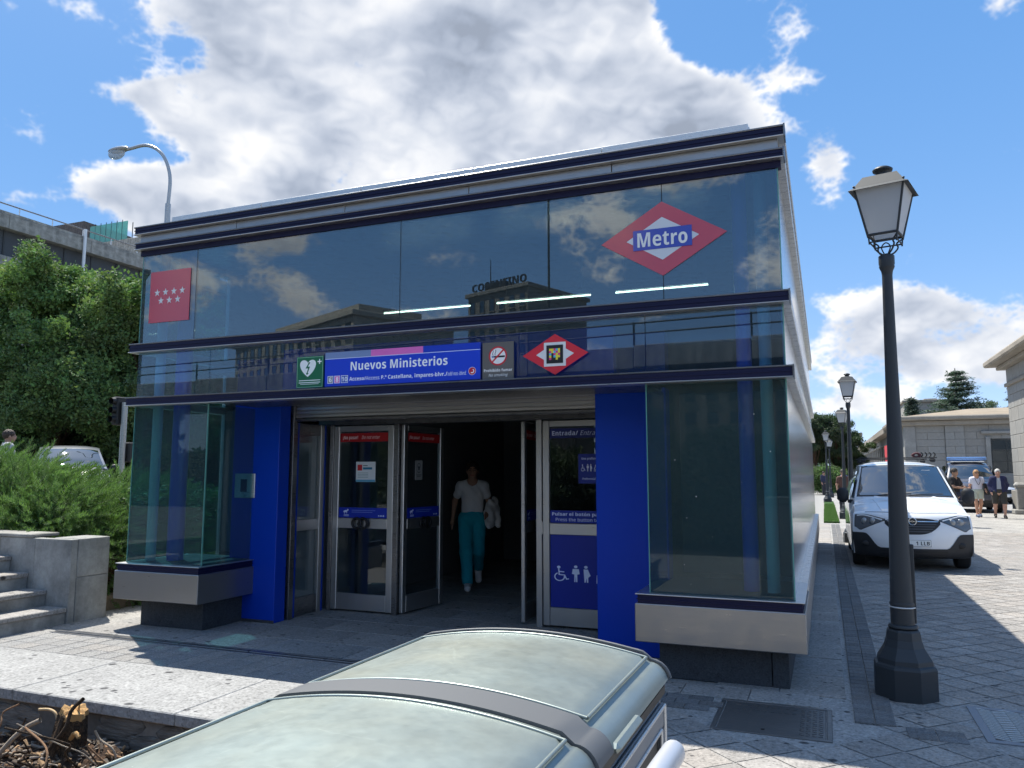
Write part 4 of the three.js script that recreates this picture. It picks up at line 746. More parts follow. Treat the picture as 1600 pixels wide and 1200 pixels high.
function broadTree(name, label, x, y, z, height, spread, seed, hue, group, density = 1, trunkR = 0.2) {
  const R = rng(seed), t = thing(name, label, 'tree', [x, y, z], 0, group), base = height * 0.22;
  const trunk = [tube([[0, 0, 0], [0.05, base * 0.5, 0.03], [0.02, base, 0], [0.1, height * 0.55, 0.1]], trunkR, 20, 10)];
  const lobes = [];
  for (let k = 0; k < 16; k++) { const a = k * 2.4 + R(), h = lerp(base * 0.95, height * 0.9, Math.pow(R(), 0.8)), rr = spread * Math.sin(Math.PI * clamp((h - base * 0.4) / (height - base * 0.3), 0.06, 0.97)) * (0.45 + 0.4 * R()); lobes.push([Math.cos(a) * rr, h, Math.sin(a) * rr, spread * (0.28 + 0.2 * R())]); if (k % 2) trunk.push(tube([[0.02, base * (0.8 + R() * 0.4), 0], [Math.cos(a) * rr * 0.5, lerp(base, h, 0.6), Math.sin(a) * rr * 0.5], [Math.cos(a) * rr * 0.9, h, Math.sin(a) * rr * 0.9]], trunkR * 0.32, 12, 6)); }
  lobes.push([0, height * 0.82, 0, spread * 0.42]);
  part('trunk', trunk, M.bark, t);
  const list = [], q = new THREE.Quaternion(), e = new THREE.Euler();
  for (const [lx, ly, lz, lr] of lobes) {
    const clumps = Math.round(11 * density * (lr / 1.2) ** 2) + 3;
    for (let c = 0; c < clumps; c++) {
      const u = R() * 2 - 1, a = R() * 6.283, s = Math.sqrt(1 - u * u), rr = lr * (0.5 + 0.65 * R()), cr = 0.22 + 0.55 * R() * R(), tone = 0.68 + 0.55 * R(), n = Math.round(215 * cr * cr) + 8;
      const cx = lx + rr * s * Math.cos(a), cy = ly + rr * u * 0.8, cz = lz + rr * s * Math.sin(a);
      for (let k = 0; k < n; k++) {
        const u2 = R() * 2 - 1, a2 = R() * 6.283, s2 = Math.sqrt(1 - u2 * u2), r2 = cr * Math.pow(R(), 0.42) * 1.15, p = V(cx + r2 * s2 * Math.cos(a2) * 1.2, cy + r2 * u2 * 0.75, cz + r2 * s2 * Math.sin(a2) * 1.2); if (p.y < base * 0.5) continue;
        e.set(R() * 6.28, R() * 6.28, R() * 6.28); const b = tone * (0.75 + 0.5 * R());
        list.push([p, q.clone().setFromEuler(e), 0.55 + 0.65 * R(), lin(hue[0] * b * (0.85 + 0.4 * R()), hue[1] * b, hue[2] * b)]);
      }
    }
  }
  instances('crown', leafGeos[seed & 1], crownMat, list, t);
  return t;
}
{
  const G = 'broad leaved trees along the street', hue = [0.14, 0.25, 0.055];
  broadTree('plane_tree', 'tall dense green tree rising at the left edge, before the concrete office building', -29.6, 0.65, -20.5, 9.5, 3.6, 61, hue, G, 1.1);
  broadTree('plane_tree', 'dense green tree between the left edge tree and the glass building', -25.2, 0.65, -19.2, 8.8, 3.2, 62, hue, G, 1.2);
  broadTree('plane_tree', 'green tree whose crown touches the left corner of the glass building', -22.3, 0.65, -20.5, 8.2, 2.8, 63, hue, G, 1.2);
  broadTree('plane_tree', 'darker tree standing behind the middle of the left tree row', -29.5, 0.65, -26, 9.2, 3.9, 64, [0.12, 0.20, 0.04], G, 1.0);
  broadTree('plane_tree', 'darker tree behind the tree at the glass corner', -25.6, 0.65, -27, 8.6, 3.6, 65, [0.12, 0.20, 0.04], G, 1.0);
  const low = 'low bushes along the street';
  for (let k = 0; k < 5; k++) broadTree('street_bush', ['low dark bush under the left edge tree', 'low dark bush right of the left edge tree', 'low dark bush below the middle tree', 'low dark bush behind the grey car', 'low dark bush behind the traffic light'][k], -33 + k * 2.9, 0.6, -23.2 + (k % 2) * 1.4, 3.4, 2.2, 70 + k, [0.05, 0.10, 0.025], low, 0.9, 0.06);
}
// the juniper: feathery sprays over a mound
{
  const R = rng(81), t = thing('juniper_bush', 'big bushy green juniper spilling over the stone planter beside the steps', 'bush', [-9.6, 0.40, -7.3]);
  const spray = (seed) => { const Q = rng(seed), tris = []; for (let k = 0; k < 30; k++) { const s = k / 30, z = s * 0.36, y = -0.10 * s * s, a = k * 2.4, l = 0.085 * (1 - 0.65 * s), w = 0.007; const dx = Math.cos(a) * l, dy = Math.abs(Math.sin(a)) * l * 0.6 + 0.01, dz = 0.05 + 0.04 * Q(); tris.push([[-w * Math.sin(a), y + w, z], [w * Math.sin(a), y - w, z], [dx, y + dy, z + dz]]); } tris.push([[-0.004, 0, 0], [0.004, 0, 0], [0, -0.1, 0.4]]); return fromTris(tris, false); };
  const lobes = [[-0.3, 0.30, 0.1, 1.25, 0.90, 0.85], [0.75, 0.12, 0.3, 0.95, 0.78, 0.75], [1.35, -0.1, 0.15, 0.55, 0.62, 0.65], [-1.5, 0.40, 0.0, 1.3, 0.92, 1.0], [-2.8, 0.42, 0.1, 1.2, 0.9, 1.1], [0.3, 0.2, -1.0, 1.4, 0.8, 1.0], [1.75, -0.25, -0.5, 0.42, 0.5, 0.6]];
  const list = [[], []], q = new THREE.Quaternion(), mm = new THREE.Matrix4();
  for (const [lx, ly, lz, rx, ry, rz] of lobes) for (let k = 0; k < 3000 * rx; k++) {
    const u = R() * 1.75 - 0.75, a = R() * 6.283, s = Math.sqrt(1 - u * u), f = 0.66 + 0.40 * Math.sqrt(R()), lump = 1 + 0.10 * Math.sin(a * 5 + u * 7) + 0.08 * Math.sin(a * 11 - u * 13);
    const n = V(s * Math.cos(a), u, s * Math.sin(a)), p = V(lx + n.x * rx * f * lump, ly + n.y * ry * f * lump, lz + n.z * rz * f * lump);
    const d = n.clone().multiplyScalar(0.8).add(V(0.45 + 0.6 * (R() - 0.5), 0.35 * R() - 0.2, 0.5 * (R() - 0.5))).normalize();
    const up = V((R() - 0.5), 1, (R() - 0.5)); mm.lookAt(d, V(0, 0, 0), up); q.setFromRotationMatrix(mm);
    const b = 0.6 + 0.8 * R(); list[k & 1].push([p, q.clone(), 0.42 + 0.42 * R(), lin(0.115 * b, 0.215 * b, 0.042 * b)]);
  }
  const m = leafMat(1, 1, 1, 0.4); instances('foliage', spray(82), m, list[0], t); instances('foliage', spray(83), m, list[1], t);
  part('stems', [rod([-0.3, 0, 0], [-0.9, 0.7, 0.1], 0.05, 0.02), rod([0.2, 0, 0], [0.9, 0.5, 0.2], 0.045, 0.02), rod([-1.4, 0, 0], [-1.6, 0.8, 0.1], 0.05, 0.02)], M.bark, t);
  // rose bush between the juniper and the glass
  const r = thing('rose_bush', 'leafy rose bush with a few pale flowers beside the left glass corner', 'bush', [-8.05, 0.5, -7.9]);
  const rl = []; const e = new THREE.Euler();
  for (let k = 0; k < 520; k++) { const a = R() * 6.28, rr = 0.55 * Math.sqrt(R()); e.set(R() * 6, R() * 6, R() * 6); const b = 0.6 + 0.8 * R(); rl.push([V(Math.cos(a) * rr * 0.8, -0.3 + R() * 1.1, Math.sin(a) * rr * 1.4), q.clone().setFromEuler(e), 0.35 + 0.25 * R(), lin(0.07 * b, 0.15 * b, 0.035 * b)]); }
  instances('foliage', leafGeos[0], crownMat, rl, r);
  part('stems', [rod([0, -0.5, 0], [0.1, 0.6, 0.1], 0.015, 0.006), rod([0, -0.5, 0.1], [-0.2, 0.5, 0.3], 0.015, 0.006), rod([0.1, -0.5, 0], [0.3, 0.45, -0.2], 0.015, 0.006)], M.bark, r);
  const fl = [[0.12, 0.55, 0.62, 1], [-0.05, 0.34, 0.6, 0], [0.05, 0.28, 0.66, 0], [0.24, 0.42, 0.5, 0]];
  for (const [x, y, z, pink] of fl) part('flower', [0, 1, 2, 3, 4].map((k) => tr(new THREE.SphereGeometry(0.028, 7, 5).scale(1, 0.5, 1), x + 0.022 * Math.cos(k * 1.26), y, z + 0.022 * Math.sin(k * 1.26))), std({ color: pink ? lin(0.7, 0.25, 0.2) : lin(0.8, 0.78, 0.76), roughness: 0.8 }), r);
}
// ---------------------------------------------------------------- lamp posts
{
  const L = thing('lamp_post', 'tall dark iron lamp post with square lantern standing nearest, right of the pavilion', 'street lamp', [0.462, 0, -6.25], 0, 'iron lamp posts along the square');
  const oct = (pts) => { const g = lathe(pts, 8).toNonIndexed(); g.rotateY(Math.PI / 8); g.computeVertexNormals(); return g; };
  part('base', oct([[0.0, 0], [0.212, 0], [0.212, 0.205], [0.205, 0.222], [0.188, 0.232], [0.184, 0.262], [0.172, 0.282], [0.136, 0.34], [0.120, 0.39], [0.112, 0.445], [0.102, 0.458], [0.0, 0.46]]), M.lampIron, L);
  part('collar', lathe([[0.0, 0.46], [0.092, 0.46], [0.098, 0.472], [0.092, 0.488], [0.082, 0.492], [0, 0.492]], 20), M.lampIron, L);
  part('column', lathe([[0.079, 0.49], [0.079, 0.62], [0.082, 0.625], [0.082, 0.64], [0.077, 0.645], [0.055, 1.6], [0.043, 2.4], [0.036, 3.0], [0.036, 3.03]], 20), M.lampIron, L);
  part('cable_cover', bx(0.055, 0.088, 0.5, 1.05, -0.012, 0.02, 0.004), M.lampIron, L);
  part('strap', new THREE.TorusGeometry(0.0815, 0.006, 6, 28).rotateX(Math.PI / 2).translate(0, 0.61, 0), M.steelSide, L);
  part('capital', lathe([[0.036, 3.02], [0.040, 3.05], [0.050, 3.072], [0.054, 3.085], [0.051, 3.095], [0.055, 3.105], [0.055, 3.165], [0.04, 3.178], [0.0, 3.18]], 20), M.lampIron, L);
  const lan = new THREE.Group(); lan.name = 'lantern'; lan.position.y = 3.18; lan.rotation.y = -0.27; L.add(lan);
  const y0 = 0.14, y1 = 0.485, b0 = 0.098, b1 = 0.168;
  const frus = (s0, s1, ya, yb) => { const c = [[-1, -1], [1, -1], [1, 1], [-1, 1]], tris = []; for (let i = 0; i < 4; i++) { const a = c[i], b = c[(i + 1) % 4], A = [a[0] * s0, ya, a[1] * s0], B = [b[0] * s0, ya, b[1] * s0], C = [b[0] * s1, yb, b[1] * s1], D = [a[0] * s1, yb, a[1] * s1]; tris.push([A, C, B], [A, D, C]); } return fromTris(tris); };
  for (let k = 0; k < 4; k++) { const g = fromTris([[[-b0 * 0.96, y0, b0], [b0 * 0.96, y0, b0], [b1 * 0.96, y1, b1]], [[-b0 * 0.96, y0, b0], [b1 * 0.96, y1, b1], [-b1 * 0.96, y1, b1]]]); g.rotateY(k * Math.PI / 2); part('lantern_pane', g, M.opal, lan); }
  const fr = []; for (const [sx, sz] of [[-1, -1], [1, -1], [1, 1], [-1, 1]]) { fr.push(rod([sx * b0, y0 - 0.02, sz * b0], [sx * b1, y1, sz * b1], 0.0085, 0.0085, 6)); const nx = sx === sz ? -sx : sx, nz = sx === sz ? sz : -sz; fr.push(rod([sx * b0, y0, sz * b0], [nx * b0, y0, nz * b0], 0.010, 0.010, 6)); fr.push(rod([sx * b0 * 0.95, y0 - 0.055, sz * b0 * 0.95], [nx * b0 * 0.95, y0 - 0.055, nz * b0 * 0.95], 0.006, 0.006, 6)); fr.push(rod([sx * b0, y0, sz * b0], [sx * b0 * 0.95, y0 - 0.07, sz * b0 * 0.95], 0.006, 0.006, 6)); }
  part('frame', fr, M.lampIron, lan);
  const roofM = phy({ color: lin(0.045, 0.05, 0.054), roughness: 0.65, metalness: 0.0 });
  part('eave', [frus(0.165, 0.205, y1 - 0.004, y1 - 0.014), frus(0.205, 0.174, y1 - 0.014, y1 + 0.010)], M.lampIron, lan);
  part('lantern_roof', [frus(0.174, 0.118, y1 + 0.010, y1 + 0.10), frus(0.118, 0.045, y1 + 0.10, y1 + 0.122)], roofM, lan);
  part('chimney', lathe([[0.05, y1 + 0.118], [0.046, y1 + 0.15], [0.068, y1 + 0.158], [0.072, y1 + 0.172], [0.05, y1 + 0.188], [0.015, y1 + 0.198], [0, y1 + 0.20]], 16), M.lampIron, lan);
  for (const [sx, sz] of [[-1, -1], [1, -1], [1, 1], [-1, 1]]) part('finial', new THREE.SphereGeometry(0.009, 8, 6).translate(sx * 0.17, y1 + 0.022, sz * 0.17), M.lampIron, lan);
  for (const [sx, sz] of [[-1, -1], [1, -1], [1, 1], [-1, 1]]) part('bracket', tube([[sx * 0.02, -0.005, sz * 0.02], [sx * 0.05, 0.02, sz * 0.05], [sx * 0.07, 0.06, sz * 0.07], [sx * 0.062, 0.085, sz * 0.062], [sx * b0 * 0.93, y0 - 0.02, sz * b0 * 0.93]], 0.0065, 18, 6), M.lampIron, lan);
  part('bracket', tube([[0.012, 0, 0], [0.03, 0.06, 0], [0.0, 0.09, 0], [-0.03, 0.06, 0], [-0.012, 0, 0]], 0.005, 18, 6), M.lampIron, lan);
  part('bulb', new THREE.SphereGeometry(0.045, 12, 10).scale(1, 1.5, 1).translate(0, 0.28, 0), M.white, lan);
  L.rotation.z = -0.011;
  copyOf(L, [0.53, 0, -19.3], 0.2, 'second dark lamp post behind the left front of the white van');
  copyOf(L, [0.60, 0, -29.3], 0, 'third dark lamp post, left of the one behind the van');
  copyOf(L, [0.08, 0, -45], 0.3, 'distant lamp post just right of the glass side wall');
  copyOf(L, [0.30, 0, -55], 0, 'farthest small lamp post against the dark trees');
}
// ---------------------------------------------------------------- tall street light, traffic light, small bin at left
{
  const galv = std({ color: lin(0.42, 0.42, 0.41), metalness: 0.4, roughness: 0.5, roughnessMap: T.brushed });
  const s = thing('street_light', 'very tall curved grey street light rising behind the pavilion at left', 'street lamp', [-19.4, 0.65, -18.2]);
  part('pole', lathe([[0.16, 0], [0.16, 0.9], [0.12, 0.95], [0.085, 9.6]], 14), galv, s);
  part('arm', tube([[0, 9.5, 0], [0.0, 10.6, 0], [-0.35, 11.35, 0.05], [-0.95, 11.70, 0.1], [-1.75, 11.68, 0.15]], 0.055, 40, 10), galv, s);
  const head = new THREE.SphereGeometry(0.5, 20, 12); head.scale(0.95, 0.18, 0.34); head.translate(-2.15, 11.72, 0.16);
  part('luminaire', head, galv, s);
  const bowl = new THREE.SphereGeometry(0.42, 20, 12); bowl.scale(0.85, 0.52, 0.36); bowl.translate(-2.25, 11.62, 0.16);
  part('glass_bowl', bowl, phy({ color: lin(0.7, 0.72, 0.72), roughness: 0.25, transmission: 0.6, thickness: 0 }), s);
  const t = thing('traffic_light', 'slim grey traffic light pole just left of the glass corner', 'traffic light', [-11.42, 0.65, -10]);
  part('pole', rod([0, 0, 0], [0, 2.15, 0], 0.05, 0.05, 12), galv, t);
  part('signal_head', bx(-0.2, -0.06, 1.75, 2.25, -0.1, 0.1, 0.02), M.black, t);
  part('signal_head', bx(-0.09, 0.09, 1.1, 1.45, -0.19, -0.06, 0.02), M.black, t);
  for (let k = 0; k < 3; k++) part('visor', tr(new THREE.CylinderGeometry(0.055, 0.06, 0.1, 12, 1, true), -0.13, 2.17 - k * 0.16, 0.13, 0, Math.PI / 2), M.black, t);
  const b = thing('litter_bin', 'dark litter bin with a domed silver lid behind the juniper', 'litter bin', [-11.3, 0.652, -9.2]);
  part('body', lathe([[0.14, 0], [0.16, 0.04], [0.16, 0.75], [0.15, 0.78], [0, 0.78]], 16), std({ color: lin(0.05, 0.05, 0.052), roughness: 0.6 }), b);
  part('lid', lathe([[0.20, 0.82], [0.19, 0.86], [0.12, 0.93], [0, 0.95]], 18), galv, b);
  for (let k = 0; k < 3; k++) part('lid_support', rod([0.14 * Math.cos(k * 2.1), 0.77, 0.14 * Math.sin(k * 2.1)], [0.15 * Math.cos(k * 2.1), 0.84, 0.15 * Math.sin(k * 2.1)], 0.012), galv, b);
}
// ---------------------------------------------------------------- vehicles: a shell swept along its side profile
// profile: list of [z, y, halfWidth]; the surface at (i, t in -1..1); bow pulls the edges back in plan, drop lowers the edges
function shellSurface(profile, bow, drop, pow = 3) {
  const at = (s) => { const f = clamp(s, 0, 1) * (profile.length - 1), i = Math.min(Math.floor(f), profile.length - 2), k = f - i, P = (n) => profile[clamp(n, 0, profile.length - 1)], h = (c) => { const a = P(i - 1)[c], b = P(i)[c], d = P(i + 1)[c], e = P(i + 2)[c]; const q = 0.5 * ((2 * b) + (-a + d) * k + (2 * a - 5 * b + 4 * d - e) * k * k + (-a + 3 * b - 3 * d + e) * k * k * k); return q; }; return [h(0), h(1), h(2)]; };
  return (s, t, off = 0) => {
    const point = (s2, t2) => { const [z, y, w] = at(s2), a = Math.abs(t2); return V(w * t2, y - drop(s2) * Math.pow(a, pow), z - bow(s2) * Math.pow(a, 2.2)); };
    const p = point(s, t); if (!off) return p;
    const e = 0.004, ds = point(Math.min(1, s + e), t).sub(point(Math.max(0, s - e), t)), dt = point(s, Math.min(1, t + e)).sub(point(s, Math.max(-1, t - e)));
    return p.addScaledVector(dt.cross(ds).normalize().negate(), -off);
  };
}
function patch(S, outline, off, ns = 10, nt = 16) {   // outline(t) -> [s0, s1] for t in tr range: {t0, t1, s0(t), s1(t)}
  const pos = [], uv = [], idx = [];
  for (let i = 0; i <= nt; i++) { const t = lerp(outline.t0, outline.t1, i / nt), a = outline.s0(t), b = outline.s1(t); for (let j = 0; j <= ns; j++) { const p = S(lerp(a, b, j / ns), t, off); pos.push(p.x, p.y, p.z); uv.push(i / nt, j / ns); } }
  for (let i = 0; i < nt; i++) for (let j = 0; j < ns; j++) { const a = i * (ns + 1) + j, c = a + ns + 1; idx.push(a, c, a + 1, a + 1, c, c + 1); }
  const g = new THREE.BufferGeometry(); g.setAttribute('position', new THREE.Float32BufferAttribute(pos, 3)); g.setAttribute('uv', new THREE.Float32BufferAttribute(uv, 2)); g.setIndex(idx); g.computeVertexNormals(); return g;
}
function wheel(parent, x, z, r, w, rimMat) {
  const g = new THREE.Group(); g.name = 'wheel'; g.position.set(x, r, z); parent.add(g);
  part('tyre', lathe([[r * 0.62, -w / 2], [r * 0.93, -w / 2], [r, -w * 0.36], [r, w * 0.36], [r * 0.93, w / 2], [r * 0.62, w / 2]], 28).rotateZ(Math.PI / 2), M.rubber, g);
  part('rim', lathe([[0, w * 0.3], [r * 0.2, w * 0.34], [r * 0.62, w * 0.42], [r * 0.62, -w * 0.42], [r * 0.2, -w * 0.34], [0, -w * 0.3]], 24).rotateZ(Math.PI / 2), rimMat, g);
}
const carPaint = (r, g, b) => phy({ color: lin(r, g, b), roughness: 0.35, clearcoat: 1, clearcoatRoughness: 0.04 });
const plasticDark = std({ color: lin(0.022, 0.022, 0.024), roughness: 0.6, bumpMap: T.fine, bumpScale: 0.0004 });
const screenGlass = phy({ color: lin(0.012, 0.018, 0.022), roughness: 0.02, ior: 2.2, clearcoat: 1, clearcoatRoughness: 0.01 });
const lens = phy({ color: lin(0.10, 0.10, 0.105), roughness: 0.12, metalness: 0.3, clearcoat: 1, clearcoatRoughness: 0.02 });
const chrome = std({ color: lin(0.75, 0.76, 0.77), metalness: 1, roughness: 0.15 });
{
  // the white van, nose towards the camera (local +z), wheels on the ground
  const v = thing('white_van', 'white delivery van parked nose first behind the near lamp post', 'van', [1.265, 0, -13.95]); v.scale.x = 0.965;
  const white = carPaint(0.74, 0.75, 0.76);
  const prof = [[-0.22, 0.20, 0.80], [-0.05, 0.23, 0.87], [0.0, 0.40, 0.90], [0.0, 0.58, 0.905], [-0.03, 0.74, 0.90], [-0.09, 0.87, 0.885], [-0.22, 0.955, 0.865], [-0.55, 1.06, 0.845], [-0.98, 1.16, 0.825], [-1.35, 1.38, 0.765], [-1.72, 1.61, 0.70], [-1.95, 1.715, 0.675], [-2.5, 1.775, 0.675], [-3.3, 1.79, 0.67], [-4.1, 1.77, 0.66], [-4.38, 1.70, 0.64], [-4.42, 1.1, 0.80], [-4.43, 0.35, 0.84]];
  const n = prof.length - 1, bow = (s) => { const i = s * n; return i < 7 ? lerp(0.34, 0.20, i / 7) : i < 11 ? 0.16 : 0.03; }, drop = (s) => { const i = s * n; return i < 5 ? 0 : i < 6 ? 0.05 * (i - 5) : i < 8 ? 0.06 : i < 11 ? 0.03 : 0.07; };
  const S = shellSurface(prof, bow, drop, 3), sI = (i) => i / n;
  const full = { t0: -1, t1: 1, s0: () => 0, s1: () => 1 };
  const shell = patch(S, full, 0, 140, 36);
  // sides: from the shell's edge down to the sill, bulging out below the windows
  const side = (sg) => { const pos = [], idx = [], K = 9, N = 90; for (let i = 0; i <= N; i++) { const s = lerp(sI(1.0), 1, i / N), e = S(s, sg); for (let k = 0; k <= K; k++) { const f = k / K, y = lerp(e.y, 0.24, f), bulge = 0.925 - 0.05 * Math.pow(Math.max(0, (y - 0.95)) / 0.8, 1) - (y > 0.95 ? 0.22 * Math.pow((y - 0.95) / 0.85, 1.6) : 0) - 0.03 * Math.max(0, (0.45 - y)) , nose = smooth(-e.z, 0.25, 0.95); pos.push(sg * Math.max(Math.abs(e.x), lerp(Math.abs(e.x), bulge, nose * smooth(f, 0, 0.25))), y, e.z); } } for (let i = 0; i < N; i++) for (let k = 0; k < K; k++) { const a = i * (K + 1) + k, c = a + K + 1; if (sg > 0) idx.push(a, a + 1, c, a + 1, c + 1, c); else idx.push(a, c, a + 1, a + 1, c, c + 1); } const g = new THREE.BufferGeometry(); g.setAttribute('position', new THREE.Float32BufferAttribute(pos, 3)); g.setIndex(idx); g.computeVertexNormals(); metreUV(g); return g; };
  part('body', [shell, side(1), side(-1)], white, v);
  part('underside', bx(-0.80, 0.80, 0.19, 0.30, -4.38, -0.4), M.black, v);
  // windscreen, with a dark surround
  const ws = (m, lo, hi) => ({ t0: -m, t1: m, s0: (t) => sI(lo + 0.10 * t * t), s1: (t) => sI(hi - 0.12 * t * t) });
  part('windscreen_surround', patch(S, ws(0.955, 7.96, 10.92), 0.003, 16, 20), M.black, v);
  const wsc = part('windscreen', patch(S, ws(0.925, 8.08, 10.78), 0.006, 16, 20), screenGlass, v);
  part('wiper', [0, 1].map((k) => tube([[-0.45 + k * 0.5, 1.175, -0.95], [-0.2 + k * 0.5, 1.20, -0.985], [0.1 + k * 0.5, 1.205, -1.0]], 0.009, 12, 6)), M.black, wsc);
  part('roof_label', panel(0.14, 0.012, 0.42, 1.61, -1.68), M.white, wsc);
  // bonnet shut line
  part('bonnet_line', tube(Array.from({ length: 21 }, (_, i) => { const t = lerp(-0.80, 0.80, i / 20); return S(sI(5.55 + 0.35 * t * t), t, 0.0015).toArray(); }), 0.0045, 60, 5), M.black, v);
  part('bonnet_crease', [-1, 1].map((sg) => tube(Array.from({ length: 8 }, (_, i) => S(sI(5.9 + i * 0.26), sg * (0.50 + 0.02 * i), -0.001).toArray()), 0.006, 20, 5)), white, v);
  // headlights
  for (const sg of [-1, 1]) {
    const o = { t0: sg > 0 ? 0.46 : -0.955, t1: sg > 0 ? 0.955 : -0.46, s0: (t) => { const a = (Math.abs(t) - 0.46) / 0.495; return sI(lerp(4.42, 3.35, Math.min(1, a * 1.25)) + (a > 0.85 ? (a - 0.85) * 2 : 0)); }, s1: (t) => { const a = (Math.abs(t) - 0.46) / 0.495; return sI(lerp(4.52, 5.12, Math.min(1, a * 1.5)) - (a > 0.8 ? (a - 0.8) * 0.6 : 0)); } };
    const h = part('headlight', patch(S, o, 0.006, 8, 18), lens, v);
    part('headlight_surround', patch(S, { t0: o.t0 - 0.014, t1: o.t1 + 0.012, s0: (t) => o.s0(clamp(t, o.t0, o.t1)) - 0.004, s1: (t) => o.s1(clamp(t, o.t0, o.t1)) + 0.003 }, 0.0025, 8, 18), M.black, h);
    for (const a of [0.66, 0.80]) { const p = S(sI(4.25), sg * a, 0.002); part('reflector', new THREE.SphereGeometry(0.052, 14, 10).scale(1, 1, 0.35).translate(p.x, p.y, p.z), std({ color: lin(0.30, 0.31, 0.32), metalness: 0.8, roughness: 0.35 }), h); }
    part('light_bar', patch(S, { t0: sg > 0 ? 0.50 : -0.93, t1: sg > 0 ? 0.93 : -0.50, s0: (t) => o.s1(t) - 0.014, s1: (t) => o.s1(t) - 0.006 }, 0.009, 2, 14), M.white, h);
  }
  // grille with bars and the ring badge
  const gr = { t0: -0.46, t1: 0.46, s0: (t) => sI(lerp(3.02, 4.05, Math.pow(Math.abs(t) / 0.46, 3.2))), s1: (t) => sI(4.72 - 0.35 * Math.pow(Math.abs(t) / 0.46, 3)) };
  const grille = part('grille', patch(S, gr, 0.004, 8, 30), M.black, v);
  for (let k = 0; k < 5; k++) { const y = 3.25 + k * 0.24, w = 0.30 + 0.03 * k; part('grille_bar', patch(S, { t0: -w, t1: w, s0: () => sI(y), s1: () => sI(y + 0.09) }, 0.014, 2, 20), std({ color: lin(0.07, 0.07, 0.075), roughness: 0.4 }), grille); }
  part('chrome_bar', [patch(S, { t0: -0.42, t1: -0.075, s0: () => sI(4.28), s1: () => sI(4.36) }, 0.018, 2, 12), patch(S, { t0: 0.075, t1: 0.42, s0: () => sI(4.28), s1: () => sI(4.36) }, 0.018, 2, 12)], chrome, grille);
  const bp = S(sI(4.3), 0, 0.022);
  part('ring_badge', [tr(new THREE.TorusGeometry(0.056, 0.008, 8, 28), bp.x, bp.y, bp.z), tr(plateShape([[-0.085, -0.004], [0.008, 0.002], [-0.012, -0.016], [0.085, 0.004], [-0.008, -0.002], [0.012, 0.016]], null, 0.006), bp.x, bp.y, bp.z - 0.002)], chrome, grille);
  // number plate: only its right half shows beside the lamp post
  const pl = part('number_plate', bx(-0.26, 0.26, 0.395, 0.505, -0.012, 0.012, 0.003), M.white, v);
  const pt = print(520, 110, (c) => { c.fillStyle = '#e9e9e4'; c.fillRect(0, 0, 520, 110); c.strokeStyle = '#333'; c.lineWidth = 4; c.strokeRect(4, 4, 512, 102); c.fillStyle = '#15151a'; c.font = 'bold 84px sans-serif'; c.textAlign = 'right'; c.fillText('1 LLB', 500, 86); });
  part('plate_face', panel(0.514, 0.104, 0, 0.45, 0.0135), std({ map: pt, roughness: 0.4 }), pl);
  // black lower bumper with corner vents
  const lb = { t0: -1, t1: 1, s0: () => sI(0.05), s1: (t) => { const a = Math.abs(t); return sI(a < 0.55 ? 1.80 : lerp(1.80, 3.05, smooth(a, 0.55, 0.80))); } };
  part('bumper', patch(S, lb, 0.008, 8, 44), plasticDark, v);
  for (let k = 0; k < 3; k++) part('bumper_slat', patch(S, { t0: -0.56, t1: 0.56, s0: () => sI(1.02 + k * 0.24), s1: () => sI(1.12 + k * 0.24) }, 0.016, 2, 20), M.black, v);
  for (const sg of [-1, 1]) { const p = S(sI(2.1), sg * 0.78, 0.010); part('fog_light', new THREE.SphereGeometry(0.06, 12, 8).scale(1.2, 0.8, 0.35).translate(p.x, p.y, p.z), M.black, v); }
  // mirrors
  for (const sg of [-1, 1]) { const m = part('mirror', smoothGeo(bx(sg * 1.02 - 0.10, sg * 1.02 + 0.10, 1.04, 1.30, -1.35, -1.22, 0.055)), plasticDark, v); part('mirror_arm', bx(sg > 0 ? 0.80 : -0.94, sg > 0 ? 0.94 : -0.80, 1.03, 1.09, -1.32, -1.26, 0.01), plasticDark, m); }
  // side windows
  for (const sg of [-1, 1]) { const x = sg * 0.912; part('side_window', fromTris([[[x * 0.965, 1.13, -1.30], [x * 0.965, 1.13, -2.3], [x * 0.80, 1.62, -2.25]], [[x * 0.965, 1.13, -1.30], [x * 0.80, 1.62, -2.25], [x * 0.80, 1.62, -1.85]]]), screenGlass, v); }
  // roof rack with a coiled load at the right
  const rack = new THREE.Group(); rack.name = 'roof_rack'; v.add(rack);
  for (const z of [-2.15, -3.7]) part('cross_bar', bx(-0.68, 0.68, 1.83, 1.852, z - 0.03, z + 0.03, 0.006), M.black, rack);
  for (const sg of [-1, 1]) for (const z of [-2.15, -3.7]) part('rack_foot', bx(sg * 0.60 - 0.05, sg * 0.60 + 0.05, 1.76, 1.829, z - 0.05, z + 0.05, 0.02), M.black, rack);
  for (let k = 0; k < 4; k++) part('bottle_clip', tube([[0.42 + k * 0.07, 1.85, -2.2], [0.45 + k * 0.07, 1.90, -2.2], [0.42 + k * 0.07, 1.94, -2.2]], 0.012, 8, 6), M.black, rack);
  part('rolled_strap', new THREE.TorusGeometry(0.06, 0.03, 8, 16).scale(1, 0.6, 1).translate(0.34, 1.89, -2.2), std({ color: lin(0.09, 0.03, 0.035), roughness: 0.8 }), rack);
  const rim = std({ color: lin(0.25, 0.25, 0.26), metalness: 0.6, roughness: 0.4 });
  for (const sg of [-1, 1]) for (const z of [-0.88, -3.66]) wheel(v, sg * 0.80, z, 0.325, 0.215, rim);
}
